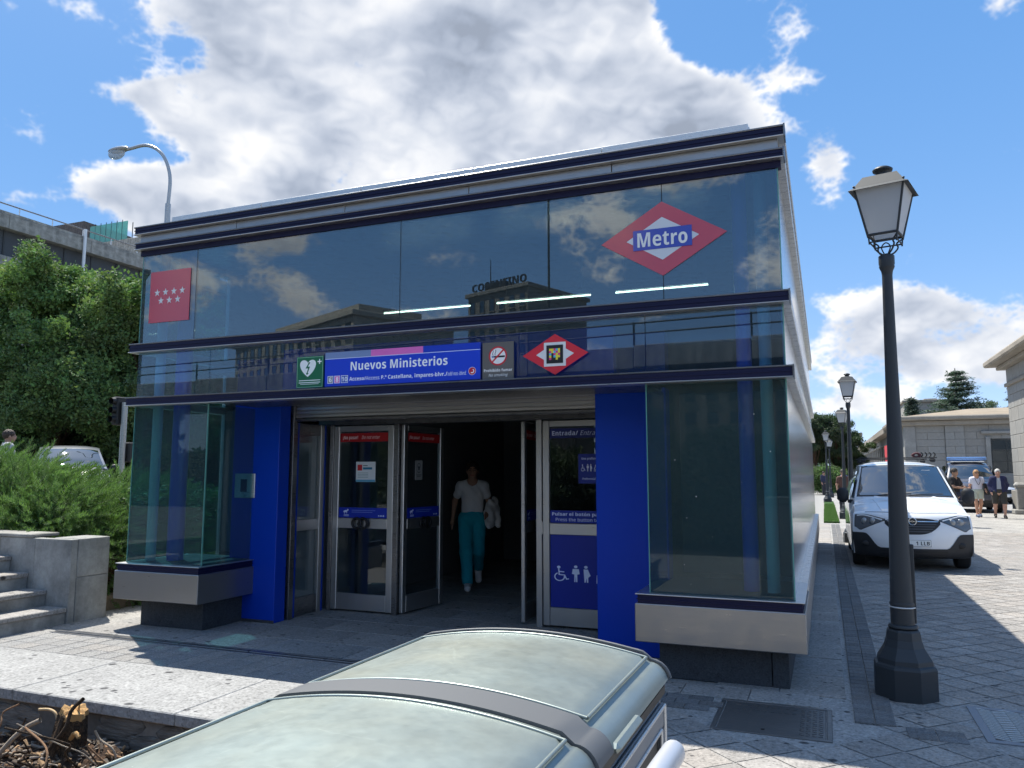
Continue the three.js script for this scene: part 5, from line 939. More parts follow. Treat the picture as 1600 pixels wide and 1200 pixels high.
function saloon(name, label, pos, turn, paint, o) {   // a car of any height, nose along local +z
  const c = thing(name, label, 'car', pos, turn), H = o.h, hw = o.w / 2, k = H / 1.6;
  const prof = [[-0.12, 0.22, hw * 0.9], [0, 0.36 * k, hw * 0.96], [0.0, 0.58 * k, hw * 0.97], [-0.08, 0.80 * k, hw * 0.96], [-0.35, 0.93 * k, hw * 0.95], [-1.15, 1.03 * k, hw * 0.93], [-1.55, 1.28 * k, hw * 0.82], [-1.95, 1.50 * k, hw * 0.74], [-2.5, 1.59 * k, hw * 0.73], [-3.4, 1.57 * k, hw * 0.72], [-3.85, 1.42 * k, hw * 0.72], [-4.2, 1.02 * k, hw * 0.88], [-4.28, 0.75 * k, hw * 0.92], [-4.28, 0.30, hw * 0.9]];
  const n = prof.length - 1, sI = (i) => i / n, S = shellSurface(prof, (s) => (s * n < 5 ? 0.26 : s * n > 10 ? -0.12 : 0.10), (s) => (s * n < 3 ? 0 : 0.05), 3);
  const side = (sg) => { const pos2 = [], idx = [], K = 8, N = 70; for (let i = 0; i <= N; i++) { const e = S(lerp(sI(0.8), 1, i / N), sg); for (let q = 0; q <= K; q++) { const f = q / K, y = lerp(e.y, 0.24, f), bu = hw * (1 - 0.24 * Math.max(0, (y / k - 0.95)) / 0.6); pos2.push(sg * Math.max(Math.abs(e.x), lerp(Math.abs(e.x), bu, smooth(f, 0, 0.3))), y, e.z); } } for (let i = 0; i < N; i++) for (let q = 0; q < K; q++) { const a = i * (K + 1) + q, d = a + K + 1; if (sg > 0) idx.push(a, a + 1, d, a + 1, d + 1, d); else idx.push(a, d, a + 1, a + 1, d, d + 1); } const g = new THREE.BufferGeometry(); g.setAttribute('position', new THREE.Float32BufferAttribute(pos2, 3)); g.setIndex(idx); g.computeVertexNormals(); metreUV(g); return g; };
  part('body', [patch(S, { t0: -1, t1: 1, s0: () => 0, s1: () => 1 }, 0, 90, 24), side(1), side(-1)], paint, c);
  part('windscreen', patch(S, { t0: -0.92, t1: 0.92, s0: () => sI(5.1), s1: () => sI(6.95) }, 0.006, 10, 16), screenGlass, c);
  part('rear_window', patch(S, { t0: -0.9, t1: 0.9, s0: () => sI(9.6), s1: () => sI(10.8) }, 0.006, 8, 16), screenGlass, c);
  for (const sg of [-1, 1]) {
    const x0 = sg * hw * 0.985, x1 = sg * hw * 0.845; part('side_window', fromTris([[[x0, 1.02 * k, -1.5], [x0, 1.02 * k, -3.6], [x1, 1.47 * k, -3.3]], [[x0, 1.02 * k, -1.5], [x1, 1.47 * k, -3.3], [x1, 1.47 * k, -2.1]]]), screenGlass, c);
    part('headlight', patch(S, { t0: sg > 0 ? 0.55 : -0.94, t1: sg > 0 ? 0.94 : -0.55, s0: () => sI(2.2), s1: () => sI(3.05) }, 0.006, 4, 8), lens, c);
    part('tail_light', patch(S, { t0: sg > 0 ? 0.6 : -0.97, t1: sg > 0 ? 0.97 : -0.6, s0: () => sI(11.1), s1: () => sI(12) }, 0.006, 4, 8), phy({ color: lin(0.4, 0.02, 0.02), roughness: 0.15, clearcoat: 1 }), c);
    const m = part('mirror', tr(new THREE.SphereGeometry(0.1, 14, 10).scale(1, 0.7, 0.6), sg * (hw + 0.1), 1.05 * k, -1.5), plasticDark, c); part('mirror_arm', bx(sg > 0 ? hw * 0.9 : -hw - 0.06, sg > 0 ? hw + 0.06 : -hw * 0.9, 1.0 * k, 1.03 * k, -1.53, -1.48), plasticDark, m);
    for (const z of [-0.85, -3.45]) wheel(c, sg * (hw - 0.12), z, 0.33, 0.21, M.steelSide);
  }
  part('grille', patch(S, { t0: -0.5, t1: 0.5, s0: () => sI(1.9), s1: () => sI(2.9) }, 0.006, 4, 12), M.black, c);
  part('bumper', patch(S, { t0: -1, t1: 1, s0: () => sI(0.1), s1: () => sI(1.15) }, 0.008, 4, 20), plasticDark, c);
  part('number_plate', bx(-0.26, 0.26, 0.38 * k, 0.38 * k + 0.11, -0.01, 0.014), M.white, c);
  return c;
}
{
  const p = saloon('police_car', 'dark and white patrol car with blue roof light bar behind the walking couple', [5.55, 0, -35.6], -0.04, carPaint(0.03, 0.035, 0.06), { w: 1.95, h: 2.05 });
  part('white_roof', bx(-0.62, 0.62, 2.035, 2.065, -3.6, -2.1, 0.012), carPaint(0.7, 0.72, 0.74), p);
  const bar = part('light_bar', bx(-0.74, 0.74, 2.10, 2.26, -2.65, -2.35, 0.03), phy({ color: lin(0.12, 0.24, 0.50), roughness: 0.2, clearcoat: 1 }), p);
  part('bar_mount', bx(-0.5, 0.5, 2.05, 2.11, -2.6, -2.4), M.black, bar);
  part('white_stripe', patch(shellSurface([[0, 0.60, 0.86], [0.0, 0.72, 0.86]], () => 0.22, () => 0), { t0: -0.9, t1: 0.9, s0: () => 0.2, s1: () => 0.8 }, -0.02, 2, 16), M.white, p);
  saloon('grey_car', 'grey car seen over the juniper on the street at left', [-15.9, 0.652, -12.5], 0.9, carPaint(0.16, 0.17, 0.19), { w: 1.8, h: 1.62 });
  saloon('silver_car', 'silver car parked far behind the patrol car at right', [8.4, 0, -46], 0.3, carPaint(0.45, 0.47, 0.5), { w: 1.8, h: 1.5 });
}
// ---------------------------------------------------------------- buildings
const stoneMats = toneMats(5, 0.40, 0.395, 0.385, T.stone, T.noise, 0.06, 44, { bumpScale: 0.004 });
const winGlass = phy({ color: lin(0.02, 0.03, 0.035), roughness: 0.03, ior: 1.7, clearcoat: 1, clearcoatRoughness: 0.02 });
// rows of stone blocks on a wall facing +z (or turned), from x0..x1, y0..y1, leaving openings free
function blocks(parent, x0, x1, y0, y1, z, bw, bh, openings, seed, place) {
  const R = rng(seed), cache = new Map(), rows = Math.round((y1 - y0) / bh); let count = 0; bh = (y1 - y0) / rows;
  for (let r = 0; r < rows; r++) {
    const ya = y0 + r * bh, yb = ya + bh; let spans = [[x0, x1]];
    for (const [a, b, c, d] of openings) if (d > ya + 0.05 && c < yb - 0.05) spans = spans.flatMap(([p, q]) => (b <= p || a >= q ? [[p, q]] : [[p, a], [b, q]].filter(([m, n]) => n - m > 0.05)));
    for (const [p, q] of spans) {
      let x = p, first = true;
      while (x < q - 0.02) { let w = first && r % 2 ? bw * 0.5 : bw; first = false; if (q - x - w < bw * 0.3) w = q - x; w = Math.min(w, q - x);
        const key = w.toFixed(2) + bh.toFixed(2); if (!cache.has(key)) cache.set(key, bx(-w / 2 + 0.006, w / 2 - 0.006, -bh / 2 + 0.006, bh / 2 - 0.006, -0.05, 0, 0.012));
        const m = part('stone_block', cache.get(key), stoneMats[(R() * 5) | 0], parent); place(m, x + w / 2, (ya + yb) / 2, z); x += w; count++; }
    }
  }
  return count;
}
function windowIn(parent, x, y, w, h, z, nx, ny, fm) {
  const f = new THREE.Group(); f.name = 'window'; parent.add(f); f.position.set(x, y, z); const t = 0.07;
  part('frame', [bx(-w / 2, -w / 2 + t, -h / 2, h / 2, -0.06, 0, 0.005), bx(w / 2 - t, w / 2, -h / 2, h / 2, -0.06, 0, 0.005), bx(-w / 2 + t, w / 2 - t, h / 2 - t, h / 2, -0.06, 0, 0.005), bx(-w / 2 + t, w / 2 - t, -h / 2, -h / 2 + t, -0.06, 0, 0.005)], fm, f);
  for (let i = 0; i < nx; i++) for (let j = 0; j < ny; j++) { const pw = (w - 2 * t) / nx, ph = (h - 2 * t) / ny; part('pane', bx(-w / 2 + t + i * pw + 0.02, -w / 2 + t + (i + 1) * pw - 0.02, -h / 2 + t + j * ph + 0.02, -h / 2 + t + (j + 1) * ph - 0.02, -0.05, -0.035), winGlass, f); }
  part('mullion', [...Array.from({ length: nx - 1 }, (_, i) => bx(-w / 2 + t + (i + 1) * (w - 2 * t) / nx - 0.025, -w / 2 + t + (i + 1) * (w - 2 * t) / nx + 0.025, -h / 2 + t, h / 2 - t, -0.055, -0.01)), ...Array.from({ length: ny - 1 }, (_, j) => bx(-w / 2 + t, w / 2 - t, -h / 2 + t + (j + 1) * (h - 2 * t) / ny - 0.02, -h / 2 + t + (j + 1) * (h - 2 * t) / ny + 0.02, -0.052, -0.012))], fm, f);
  return f;
}
const darkFrame = std({ color: lin(0.03, 0.032, 0.03), roughness: 0.5 });
const roofMat = std({ color: lin(0.40, 0.33, 0.25), map: T.stone, roughness: 0.9 });
const cornMat = std({ color: lin(0.42, 0.38, 0.33), map: T.stone, roughness: 0.85 });
{
  // near pavilion at the right edge: its corner and cornice show
  const b = thing('stone_pavilion', 'pale stone pavilion with deep cornice, cut off by the right edge', 'building');
  const X = 7.25, Z = -21.5, W = 12, D = 16.1, H = 5.9;
  part('core', bx(X + 0.06, X + W, 0, H, Z - D + 0.06, Z - 0.06), stoneMats[0], b);
  blocks(b, X, X + 5.0, 0.9, H, Z, 1.25, 0.56, [[X + 1.2, X + 3.0, 0.9, 4.4]], 301, (m, x, y, z) => m.position.set(x, y, z));
  blocks(b, -Z, -Z + D, 0.9, H, X, 1.25, 0.56, [], 302, (m, x, y) => { m.position.set(X, y, -x); m.rotation.y = -Math.PI / 2; });
  part('base_course', bx(X - 0.12, X + W, 0, 0.88, Z - D, Z + 0.12, 0.02), stoneMats[2], b);
  windowIn(b, X + 2.1, 2.6, 1.7, 3.4, Z - 0.1, 2, 4, darkFrame);
  part('string_course', bx(X - 0.10, X + W, H - 0.75, H - 0.60, Z - D, Z + 0.10, 0.02), cornMat, b);
  part('cornice', bx(X - 0.30, X + W, H, H + 0.16, Z - D - 0.3, Z + 0.30, 0.03), cornMat, b);
  part('cornice', bx(X - 0.72, X + W, H + 0.162, H + 0.42, Z - D - 0.6, Z + 0.72, 0.06), cornMat, b);
  part('roof', bx(X - 0.55, X + W, H + 0.422, H + 0.55, Z - D - 0.4, Z + 0.55, 0.05), roofMat, b);
  settle(b, X + W / 2, 0, Z - D / 2);
  const g = thing('stone_gatepost', 'short pale stone post with rounded cap beside the right pavilion', 'post', [7.0, 0, -35.2]);
  part('shaft', bx(-0.16, 0.16, 0, 1.0, -0.16, 0.16, 0.02), stoneMats[1], g); part('cap', bx(-0.22, 0.22, 1.002, 1.22, -0.22, 0.22, 0.09), stoneMats[3], g); part('foot', bx(-0.3, 0.3, 0, 0.18, -0.3, 0.3, 0.03), stoneMats[2], g);
}
{
  // the far wing with its window, and the colonnade running back from its left corner
  const b = thing('stone_wing', 'long pale stone wing with low roof behind the van, one dark window', 'building');
  const Z = -62, X0 = 5.4, X1 = 26, H = 4.95;
  part('core', bx(X0 + 0.2, X1, 0, H, Z - 12, Z - 0.16), stoneMats[0], b);
  blocks(b, X0 + 0.75, 8.0, 0.5, H, Z - 0.10, 1.5, 0.5, [], 303, (m, x, y, z) => m.position.set(x, y, z));
  blocks(b, 8.0, 9.2, 0.5, H, Z, 1.2, 0.5, [], 305, (m, x, y, z) => m.position.set(x, y, z));
  blocks(b, 9.2, 15, 0.5, H, Z - 0.10, 1.5, 0.5, [[10.75, 12.65, 1.6, 3.95]], 304, (m, x, y, z) => m.position.set(x, y, z));
  windowIn(b, 11.7, 2.77, 1.9, 2.34, Z - 0.1, 2, 3, darkFrame);
  part('window_surround', [bx(10.45, 10.74, 1.3, 4.1, Z - 0.12, Z + 0.06, 0.02), bx(12.66, 12.95, 1.3, 4.1, Z - 0.12, Z + 0.06, 0.02), bx(10.2, 13.2, 4.3, 4.5, Z - 0.12, Z + 0.16, 0.03)], stoneMats[3], b);
  part('corner_pilaster', bx(X0, X0 + 0.74, 0, H, Z - 0.2, Z + 0.04, 0.02), stoneMats[3], b);
  part('base_course', bx(X0 - 0.05, X1, 0, 0.5, Z - 0.2, Z + 0.10, 0.02), stoneMats[2], b);
  part('cornice', bx(X0 - 0.25, X1, H, H + 0.35, Z - 12.2, Z + 0.3, 0.05), cornMat, b);
  part('cornice', bx(X0 - 0.6, X1, H + 0.352, H + 0.68, Z - 12.4, Z + 0.65, 0.08), cornMat, b);
  part('roof', fromTris([[[X0, H + 0.68, Z + 0.3], [X1, H + 0.68, Z + 0.3], [X1, H + 1.8, Z - 6]], [[X0, H + 0.68, Z + 0.3], [X1, H + 1.8, Z - 6], [X0 + 5, H + 1.55, Z - 6]], [[X0, H + 0.68, Z + 0.3], [X0 + 5, H + 1.55, Z - 6], [X0, H + 0.68, Z - 12.4]]]), roofMat, b);
  for (let k = 0; k < 3; k++) part('poster', bx(8.9 + k * 0.0, 9.25, 1.9, 2.5, Z + 0.01, Z + 0.03), M.white, b), k = 3;
  settle(b, 15, 0, Z - 6);
  const c = thing('colonnade', 'long colonnade of pale stone pillars receding behind the van', 'building');
  part('back_wall', bx(8.6, 9.0, 0, 5.0, -150, -74.5), stoneMats[1], c);
  for (let k = 0; k < 22; k++) part('pillar', bx(5.7, 6.35, 0, 4.3, -76.2 - k * 3.2, -75.5 - k * 3.2, 0.03), stoneMats[k % 5], c);
  part('beam', bx(5.6, 6.45, 4.302, 5.0, -150, -74.6, 0.03), stoneMats[3], c);
  part('eave', bx(4.9, 9.2, 5.002, 5.6, -150, -74.6, 0.06), cornMat, c);
  part('banner', bx(5.3, 5.36, 1.9, 4.1, -80.5, -76.5), std({ color: lin(0.55, 0.05, 0.07), roughness: 0.8 }), c);
  settle(c, 7, 0, -110);
  const d = thing('distant_block', 'small pale distant building at the end of the colonnade', 'building');
  part('wall', bx(1.2, 6.4, 0, 8.6, -172, -160, 0.03), stoneMats[2], d); part('roof_slab', bx(0.7, 6.9, 8.6, 9.2, -172.5, -159.5, 0.05), cornMat, d);
  for (let i = 0; i < 4; i++) for (let j = 0; j < 2; j++) windowIn(d, 2.0 + i * 1.2, 2.5 + j * 3, 0.7, 1.7, -159.96, 1, 2, darkFrame);
  settle(d, 4, 0, -166);
  const e = thing('flat_roof_block', 'low pale flat roofed building behind the stone wing roof', 'building');
  part('wall', bx(9.6, 15, 0, 10.4, -120, -108, 0.03), stoneMats[4], e); part('roof_slab', bx(9.4, 15.3, 10.4, 10.7, -120.3, -107.7, 0.04), cornMat, e); part('roof_hut', bx(12.3, 13.8, 10.7, 11.2, -116, -112, 0.04), stoneMats[1], e);
  settle(e, 12, 0, -114);
}
{
  // the concrete office block at left, running back along the street
  const c = std({ color: lin(0.50, 0.475, 0.43), map: T.concrete, roughness: 0.9, bumpMap: T.noise, bumpScale: 0.01 }), b = thing('office_block', 'long concrete office block with ribbon windows above the left trees', 'building');
  const X = -40, Z1 = -12, Z0 = -62;
  part('core', bx(X - 14, X - 0.5, 0.6, 15.0, Z0, Z1), std({ color: lin(0.06, 0.065, 0.07), roughness: 0.7 }), b);
  const bands = [[14.6, 15.35], [11.6, 13.1], [8.2, 9.7], [4.8, 6.3], [0.66, 2.8]];
  bands.forEach(([a, d], j) => { for (let k = 0; k < 10; k++) part('concrete_band', bx(X - 0.9, X, a, d, Z1 - (k + 1) * 5 + 0.012, Z1 - k * 5, 0.02), c, b); });
  for (let j = 0; j + 1 < bands.length; j++) for (let k = 0; k < 28; k++) { const z = Z1 - 0.9 - k * 1.78, w = part('window', bx(X - 0.62, X - 0.55, bands[j + 1][1] + 0.02, bands[j][0] - 0.02, z - 1.68, z), winGlass, b); part('window_frame', bx(X - 0.56, X - 0.46, bands[j + 1][1] + 0.02, bands[j][0] - 0.02, z - 1.775, z - 1.69), darkFrame, w); }
  for (const z of [-31.5]) part('drain_pipe', rod([X + 0.06, 1, z], [X + 0.06, 15.9, z], 0.09, 0.09, 10), M.white, b);
  part('roof_slab', bx(X - 14, X - 0.02, 15.36, 15.5, Z0, Z1), c, b);
  for (let k = 0; k < 26; k++) part('rail_post', rod([X - 0.15, 15.5, Z1 - k * 1.95], [X - 0.15, 15.95, Z1 - k * 1.95], 0.03, 0.03, 6), M.steelSide, b);
  part('roof_rail', rod([X - 0.15, 15.93, Z1], [X - 0.15, 15.93, Z0], 0.04, 0.04, 6), M.steelDark, b);
  settle(b, X - 7, 0.6, -37);
  const d = thing('tower_block', 'taller concrete block with green glass roof screens behind the office block', 'building');
  const zc = -88;
  part('wall', bx(-112.5, -99.5, 0.6, 39.0, zc - 18, zc, 0.05), c, d);
  part('wall', bx(-126, -112.6, 0.6, 40.2, zc - 18, zc + 1.5, 0.05), c, d);
  part('plant_screen', bx(-124.5, -112.7, 40.21, 43.4, zc - 10, zc - 0.5), std({ color: lin(0.14, 0.12, 0.115), map: T.concrete, roughness: 0.8 }), d);
  for (let k = 0; k < 7; k++) { part('glass_screen', bx(-110.6 + k * 1.2, -110.6 + k * 1.2 + 1.1, 39.01, 42.0, zc - 0.15, zc - 0.05), phy({ color: lin(0.25, 0.6, 0.52), transmission: 0.6, thickness: 0, roughness: 0.1 }), d); part('screen_post', rod([-110.66 + k * 1.2, 39, zc - 0.1], [-110.66 + k * 1.2, 42.3, zc - 0.1], 0.06, 0.06, 6), darkFrame, d); }
  for (let k = 0; k < 8; k++) part('roof_post', rod([-102.2 + (k % 2) * 0.2 , 39, zc - 1 - k * 2], [-102.2 + (k % 2) * 0.2, 42.0, zc - 1 - k * 2], 0.07, 0.07, 6), darkFrame, d);
  for (let j = 0; j < 9; j++) { part('balcony_slab', bx(-102.4, -98.0, 34.5 - j * 3.6, 34.85 - j * 3.6, zc - 16, zc + 0.9, 0.04), c, d); for (let k = 0; k < 4; k++) windowIn(d, -110.5 + k * 2.6, 35.6 - j * 3.6, 1.6, 1.9, zc + 0.02, 2, 1, darkFrame); }
  settle(d, -112, 0.6, zc - 9);
}
// ---------------------------------------------------------------- across the street, behind the camera: mirrored in the glass
{
  const c1 = std({ color: lin(0.40, 0.37, 0.32), map: T.concrete, roughness: 0.9 }), c2 = std({ color: lin(0.45, 0.42, 0.36), map: T.stone, roughness: 0.9 });
  const block = (name, label, x0, x1, h, z, depth, mat, floors, cols, extra, turn = 0) => {
    const b = thing(name, label, 'building', [(x0 + x1) / 2, 0, z], turn), w = x1 - x0;
    part('wall', bx(-w / 2, w / 2, 0, h, 0, depth, 0.05), mat, b); part('roof_cornice', bx(-w / 2 - 0.4, w / 2 + 0.4, h + 0.002, h + 0.6, -0.4, depth + 0.4, 0.06), mat, b);
    const fh = (h - 4) / floors, cw = w / cols;
    for (let j = 0; j < floors; j++) for (let k = 0; k < cols; k++) { const f = windowIn(b, -w / 2 + (k + 0.5) * cw, 4 + (j + 0.5) * fh, cw * 0.5, fh * 0.55, -0.075, 1, 2, darkFrame); f.rotation.y = Math.PI; part('sill', bx(-cw * 0.3, cw * 0.3, -fh * 0.275 - 0.18, -fh * 0.275 - 0.03, -0.06, 0.2), mat, f); }
    if (extra) extra(b, w, h); return b;
  };
  block('street_building', 'broad old stone building across the street, mirrored at the left of the glass', -78, -46, 19, 66, 14, c2, 5, 14, (b, w, h) => { part('attic', bx(-w / 2 + 6, w / 2 - 4, h + 0.6, h + 2.4, 3, 12), c2, b); }, 0.45);
  block('street_building', 'corner building across the street, mirrored beside the starred panel', -98, -80, 25, 48, 14, c1, 6, 8, null, 0.6);
  block('street_building', 'dark tower with roof lettering across the street, mirrored over the doors', -49.6, -37.6, 28, 90, 14, std({ color: lin(0.26, 0.25, 0.225), map: T.concrete, roughness: 0.9 }), 7, 6, (b, w, h) => {
    part('roof_hut', bx(-w / 2 + 2.5, 0.5, h + 0.6, h + 2.0, 1, 8), M.black, b);
    // letters stand on the roof edge and read from the far side
    const t = new TextGeometry('COSENTINO', { font, size: 1.15, depth: 0.15, curveSegments: 4 }); t.computeBoundingBox(); t.scale(11.0 / (t.boundingBox.max.x), 1, 1); t.translate(-5.2, h + 0.75, -0.1); part('roof_letters', t, M.black, b);
    part('mast', rod([-w / 2 + 2.8, h + 0.6, 2], [-w / 2 + 2.8, h + 6, 2], 0.12, 0.05, 6), M.black, b);
  }, 0.35);
  block('street_building', 'low pale building across the street, mirrored at the right of the glass', -26, 10, 12, 80, 14, c1, 3, 14);
  // overpass with railing
  const o = thing('overpass', 'grey concrete overpass with railing behind the viewer, mirrored in the sign band', 'bridge');
  const deck = (x0, x1, y0, y1) => { const n = 12; for (let k = 0; k < n; k++) { const a = lerp(x0, x1, k / n), b = lerp(x0, x1, (k + 1) / n), ya = lerp(y0, y1, k / n), g = bx(a, b - 0.02, ya - 0.95, ya, 20, 28, 0.03); part('deck_panel', g, M.concrete, o); part('rail_post', rod([a, ya, 20.1], [a, ya + 1.0, 20.1], 0.05, 0.05, 6), darkFrame, o); for (const h of [0.5, 0.95]) part('rail', rod([a, ya + h, 20.1], [b, ya + h + (y1 - y0) / n, 20.1], 0.04, 0.04, 6), darkFrame, o); } };
  deck(-46, 12, 6.4, 7.3);
  for (const x of [-38, -24, -10, 4]) part('pier', bx(x - 0.6, x + 0.6, -0.02, 5.4, 23, 25, 0.1), M.concrete, o);
  settle(o, -17, 0, 24);
  const m = thing('lighting_mast', 'tall slim lighting mast behind the viewer, mirrored in the upper glass', 'mast', [-9.4, 0, 15]);
  part('pole', rod([0, 0, 0], [0, 12.1, 0], 0.06, 0.04, 10), darkFrame, m); part('arm', tube([[0, 12, 0], [0.6, 12.3, 0], [1.4, 12.35, 0]], 0.05, 12, 6), darkFrame, m); part('lamp_head', bx(1.3, 2.0, 12.28, 12.42, -0.14, 0.14, 0.04), darkFrame, m);
  for (let k = 0; k < 9; k++) broadTree('roadside_hedge', 'dense dark green hedge plant along the road behind the viewer', -19 + k * 2.9, 0, 5.2 + (k % 3) * 0.5, 1.9, 1.9, 140 + k, [0.04, 0.08, 0.02], 'hedge along the road behind the viewer', 0.9, 0.05);
  for (let k = 0; k < 4; k++) broadTree('street_tree', ['tree left of the overpass across the street', 'tree under the left of the overpass', 'tree beside the low building across the street', 'tree right of the overpass across the street'][k], [-52, -30, -14, 16][k], 0, [36, 40, 44, 38][k], 8.2, 3.2, 90 + k, [0.07, 0.14, 0.03], 'trees across the street', 0.6);
}
// ---------------------------------------------------------------- lawn, far trees and conifers at right
{
  const lawn = bx(-0.10, 0.36, -0.012, 0.05, -46, -26.6); const o = struct('lawn', lawn, std({ color: lin(0.10, 0.20, 0.035), map: T.grass, roughness: 1, bumpMap: T.grass, bumpScale: 0.03 })); o.userData.label = 'narrow bright green lawn strip beyond the glass side wall';
  const R = rng(95), q = new THREE.Quaternion(), e = new THREE.Euler(), list = [];
  const blade = fromTris([[[-0.006, 0, 0], [0.006, 0, 0], [0.01, 0.1, 0.02]], [[0.0, 0, -0.006], [0.0, 0, 0.006], [-0.02, 0.09, 0.0]]], false);
  for (let k = 0; k < 6000; k++) { e.set((R() - 0.5) * 0.6, R() * 6.3, (R() - 0.5) * 0.6); const b = 0.7 + 0.6 * R(); list.push([V(-0.09 + R() * 0.44, 0.04, -26.7 - R() * 14), q.clone().setFromEuler(e), 0.5 + R() * 0.6, lin(0.12 * b, 0.24 * b, 0.04 * b)]); }
  instances('grass_blades', blade, leafMat(1, 1, 1, 0.3), list, o);
  const G = 'trees at the far end of the square';
  broadTree('park_tree', 'large dark tree right of the far end of the glass wall', -1.0, 0, -82, 7.6, 3.3, 101, [0.045, 0.085, 0.022], G, 0.7);
  broadTree('park_tree', 'dark tree behind the distant lamp posts', 1.4, 0, -90, 7.4, 2.9, 102, [0.05, 0.095, 0.022], G, 0.7);
  broadTree('park_tree', 'dark tree far left of the distant lamp posts', -4.5, 0, -86, 8.4, 3.6, 103, [0.045, 0.085, 0.022], G, 0.7);
  for (let k = 0; k < 3; k++) broadTree('park_shrub', ['rounded green shrub beyond the lawn strip', 'green shrub at the foot of the distant lamps', 'bright shrub under the far dark trees'][k], -0.2 + k * 0.7, 0, -62 - k * 5, 1.7, 0.9, 110 + k, [0.10, 0.19, 0.04], 'shrubs beyond the lawn', 0.8, 0.04);
  const conifer = (label, x, z, h, w, seed, hue, flat) => {
    const Q = rng(seed), t = thing('cedar_tree', label, 'tree', [x, 0, z], 0, 'conifers behind the stone wing'), tri = [], list2 = [];
    part('trunk', rod([0, 0, 0], [0, h * 0.98, 0], 0.3, 0.04, 10), M.bark, t);
    const needles = leafCluster(16, 0.34, 0.10, rng(seed + 1), 3.2), limbs = [];
    const tiers = flat ? 15 : 26;
    for (let j = 0; j < tiers; j++) { const f = j / tiers, y = h * (0.28 + 0.70 * f), rr = w * Math.pow(1 - f, flat ? 0.85 : 1.0) * (0.75 + 0.35 * Q()) + 0.25, nb = flat ? 9 : 8;
      for (let k = 0; k < nb; k++) { const a = Q() * 6.28, L = rr * (0.7 + 0.4 * Q()), dy = flat ? 0.10 * L : -0.35 * L; limbs.push(rod([0, y, 0], [Math.cos(a) * L * 0.9, y + dy * 0.9, Math.sin(a) * L * 0.9], 0.05, 0.015, 4)); for (let s = 0; s < L * 7; s++) { const u = 0.15 + 0.85 * (s / (L * 7)); e.set((Q() - 0.5) * 0.7, Q() * 6.3, (Q() - 0.5) * 0.7); const b = 0.6 + 0.8 * Q(); list2.push([V(Math.cos(a) * L * u + (Q() - 0.5) * 0.7 * u, y + dy * u + (Q() - 0.5) * 0.16, Math.sin(a) * L * u + (Q() - 0.5) * 0.7 * u), q.clone().setFromEuler(e), V(0.9 + 0.4 * Q(), 0.42, 0.9 + 0.4 * Q()), lin(hue[0] * b, hue[1] * b, hue[2] * b)]); } } }
    part('limbs', limbs, M.bark, t); instances('crown', needles, crownMat, list2, t);
  };
  conifer('spreading dark cedar rising behind the stone wing roof', 13.6, -95, 13.2, 5.6, 121, [0.06, 0.11, 0.06], true);
  conifer('dark narrow conifer partly hidden by the right pavilion', 18.9, -92, 14.4, 2.0, 122, [0.03, 0.045, 0.025], false);
  conifer('small pale conifer top left of the big cedar', 9.4, -97, 10.4, 1.5, 123, [0.05, 0.09, 0.05], false);
  broadTree('park_tree', 'green hedge like tree crown between the two conifers', 18.0, 0, -104, 10.6, 3.2, 124, [0.10, 0.15, 0.04], G, 0.6);
}
// ---------------------------------------------------------------- people: one smooth skin each, clothes and hair as parts
const cap3 = (p, a, b, ra, rb) => {   // distance to a tapered capsule
  const bx_ = b[0] - a[0], by = b[1] - a[1], bz = b[2] - a[2], px = p[0] - a[0], py = p[1] - a[1], pz = p[2] - a[2];
  const h = clamp((px * bx_ + py * by + pz * bz) / (bx_ * bx_ + by * by + bz * bz + 1e-9), 0, 1);
  return Math.hypot(px - bx_ * h, py - by * h, pz - bz * h) - lerp(ra, rb, h);
};
const ell = (p, c, r) => { const x = (p[0] - c[0]) / r[0], y = (p[1] - c[1]) / r[1], z = (p[2] - c[2]) / r[2], k = Math.hypot(x, y, z); return (k - 1) * Math.min(r[0], r[1], r[2]); };
const smin = (a, b, k) => { const h = Math.max(k - Math.abs(a - b), 0) / k; return Math.min(a, b) - h * h * k * 0.25; };
const mid = (a, b, t) => [0, 1, 2].map((i) => lerp(a[i], b[i], t));
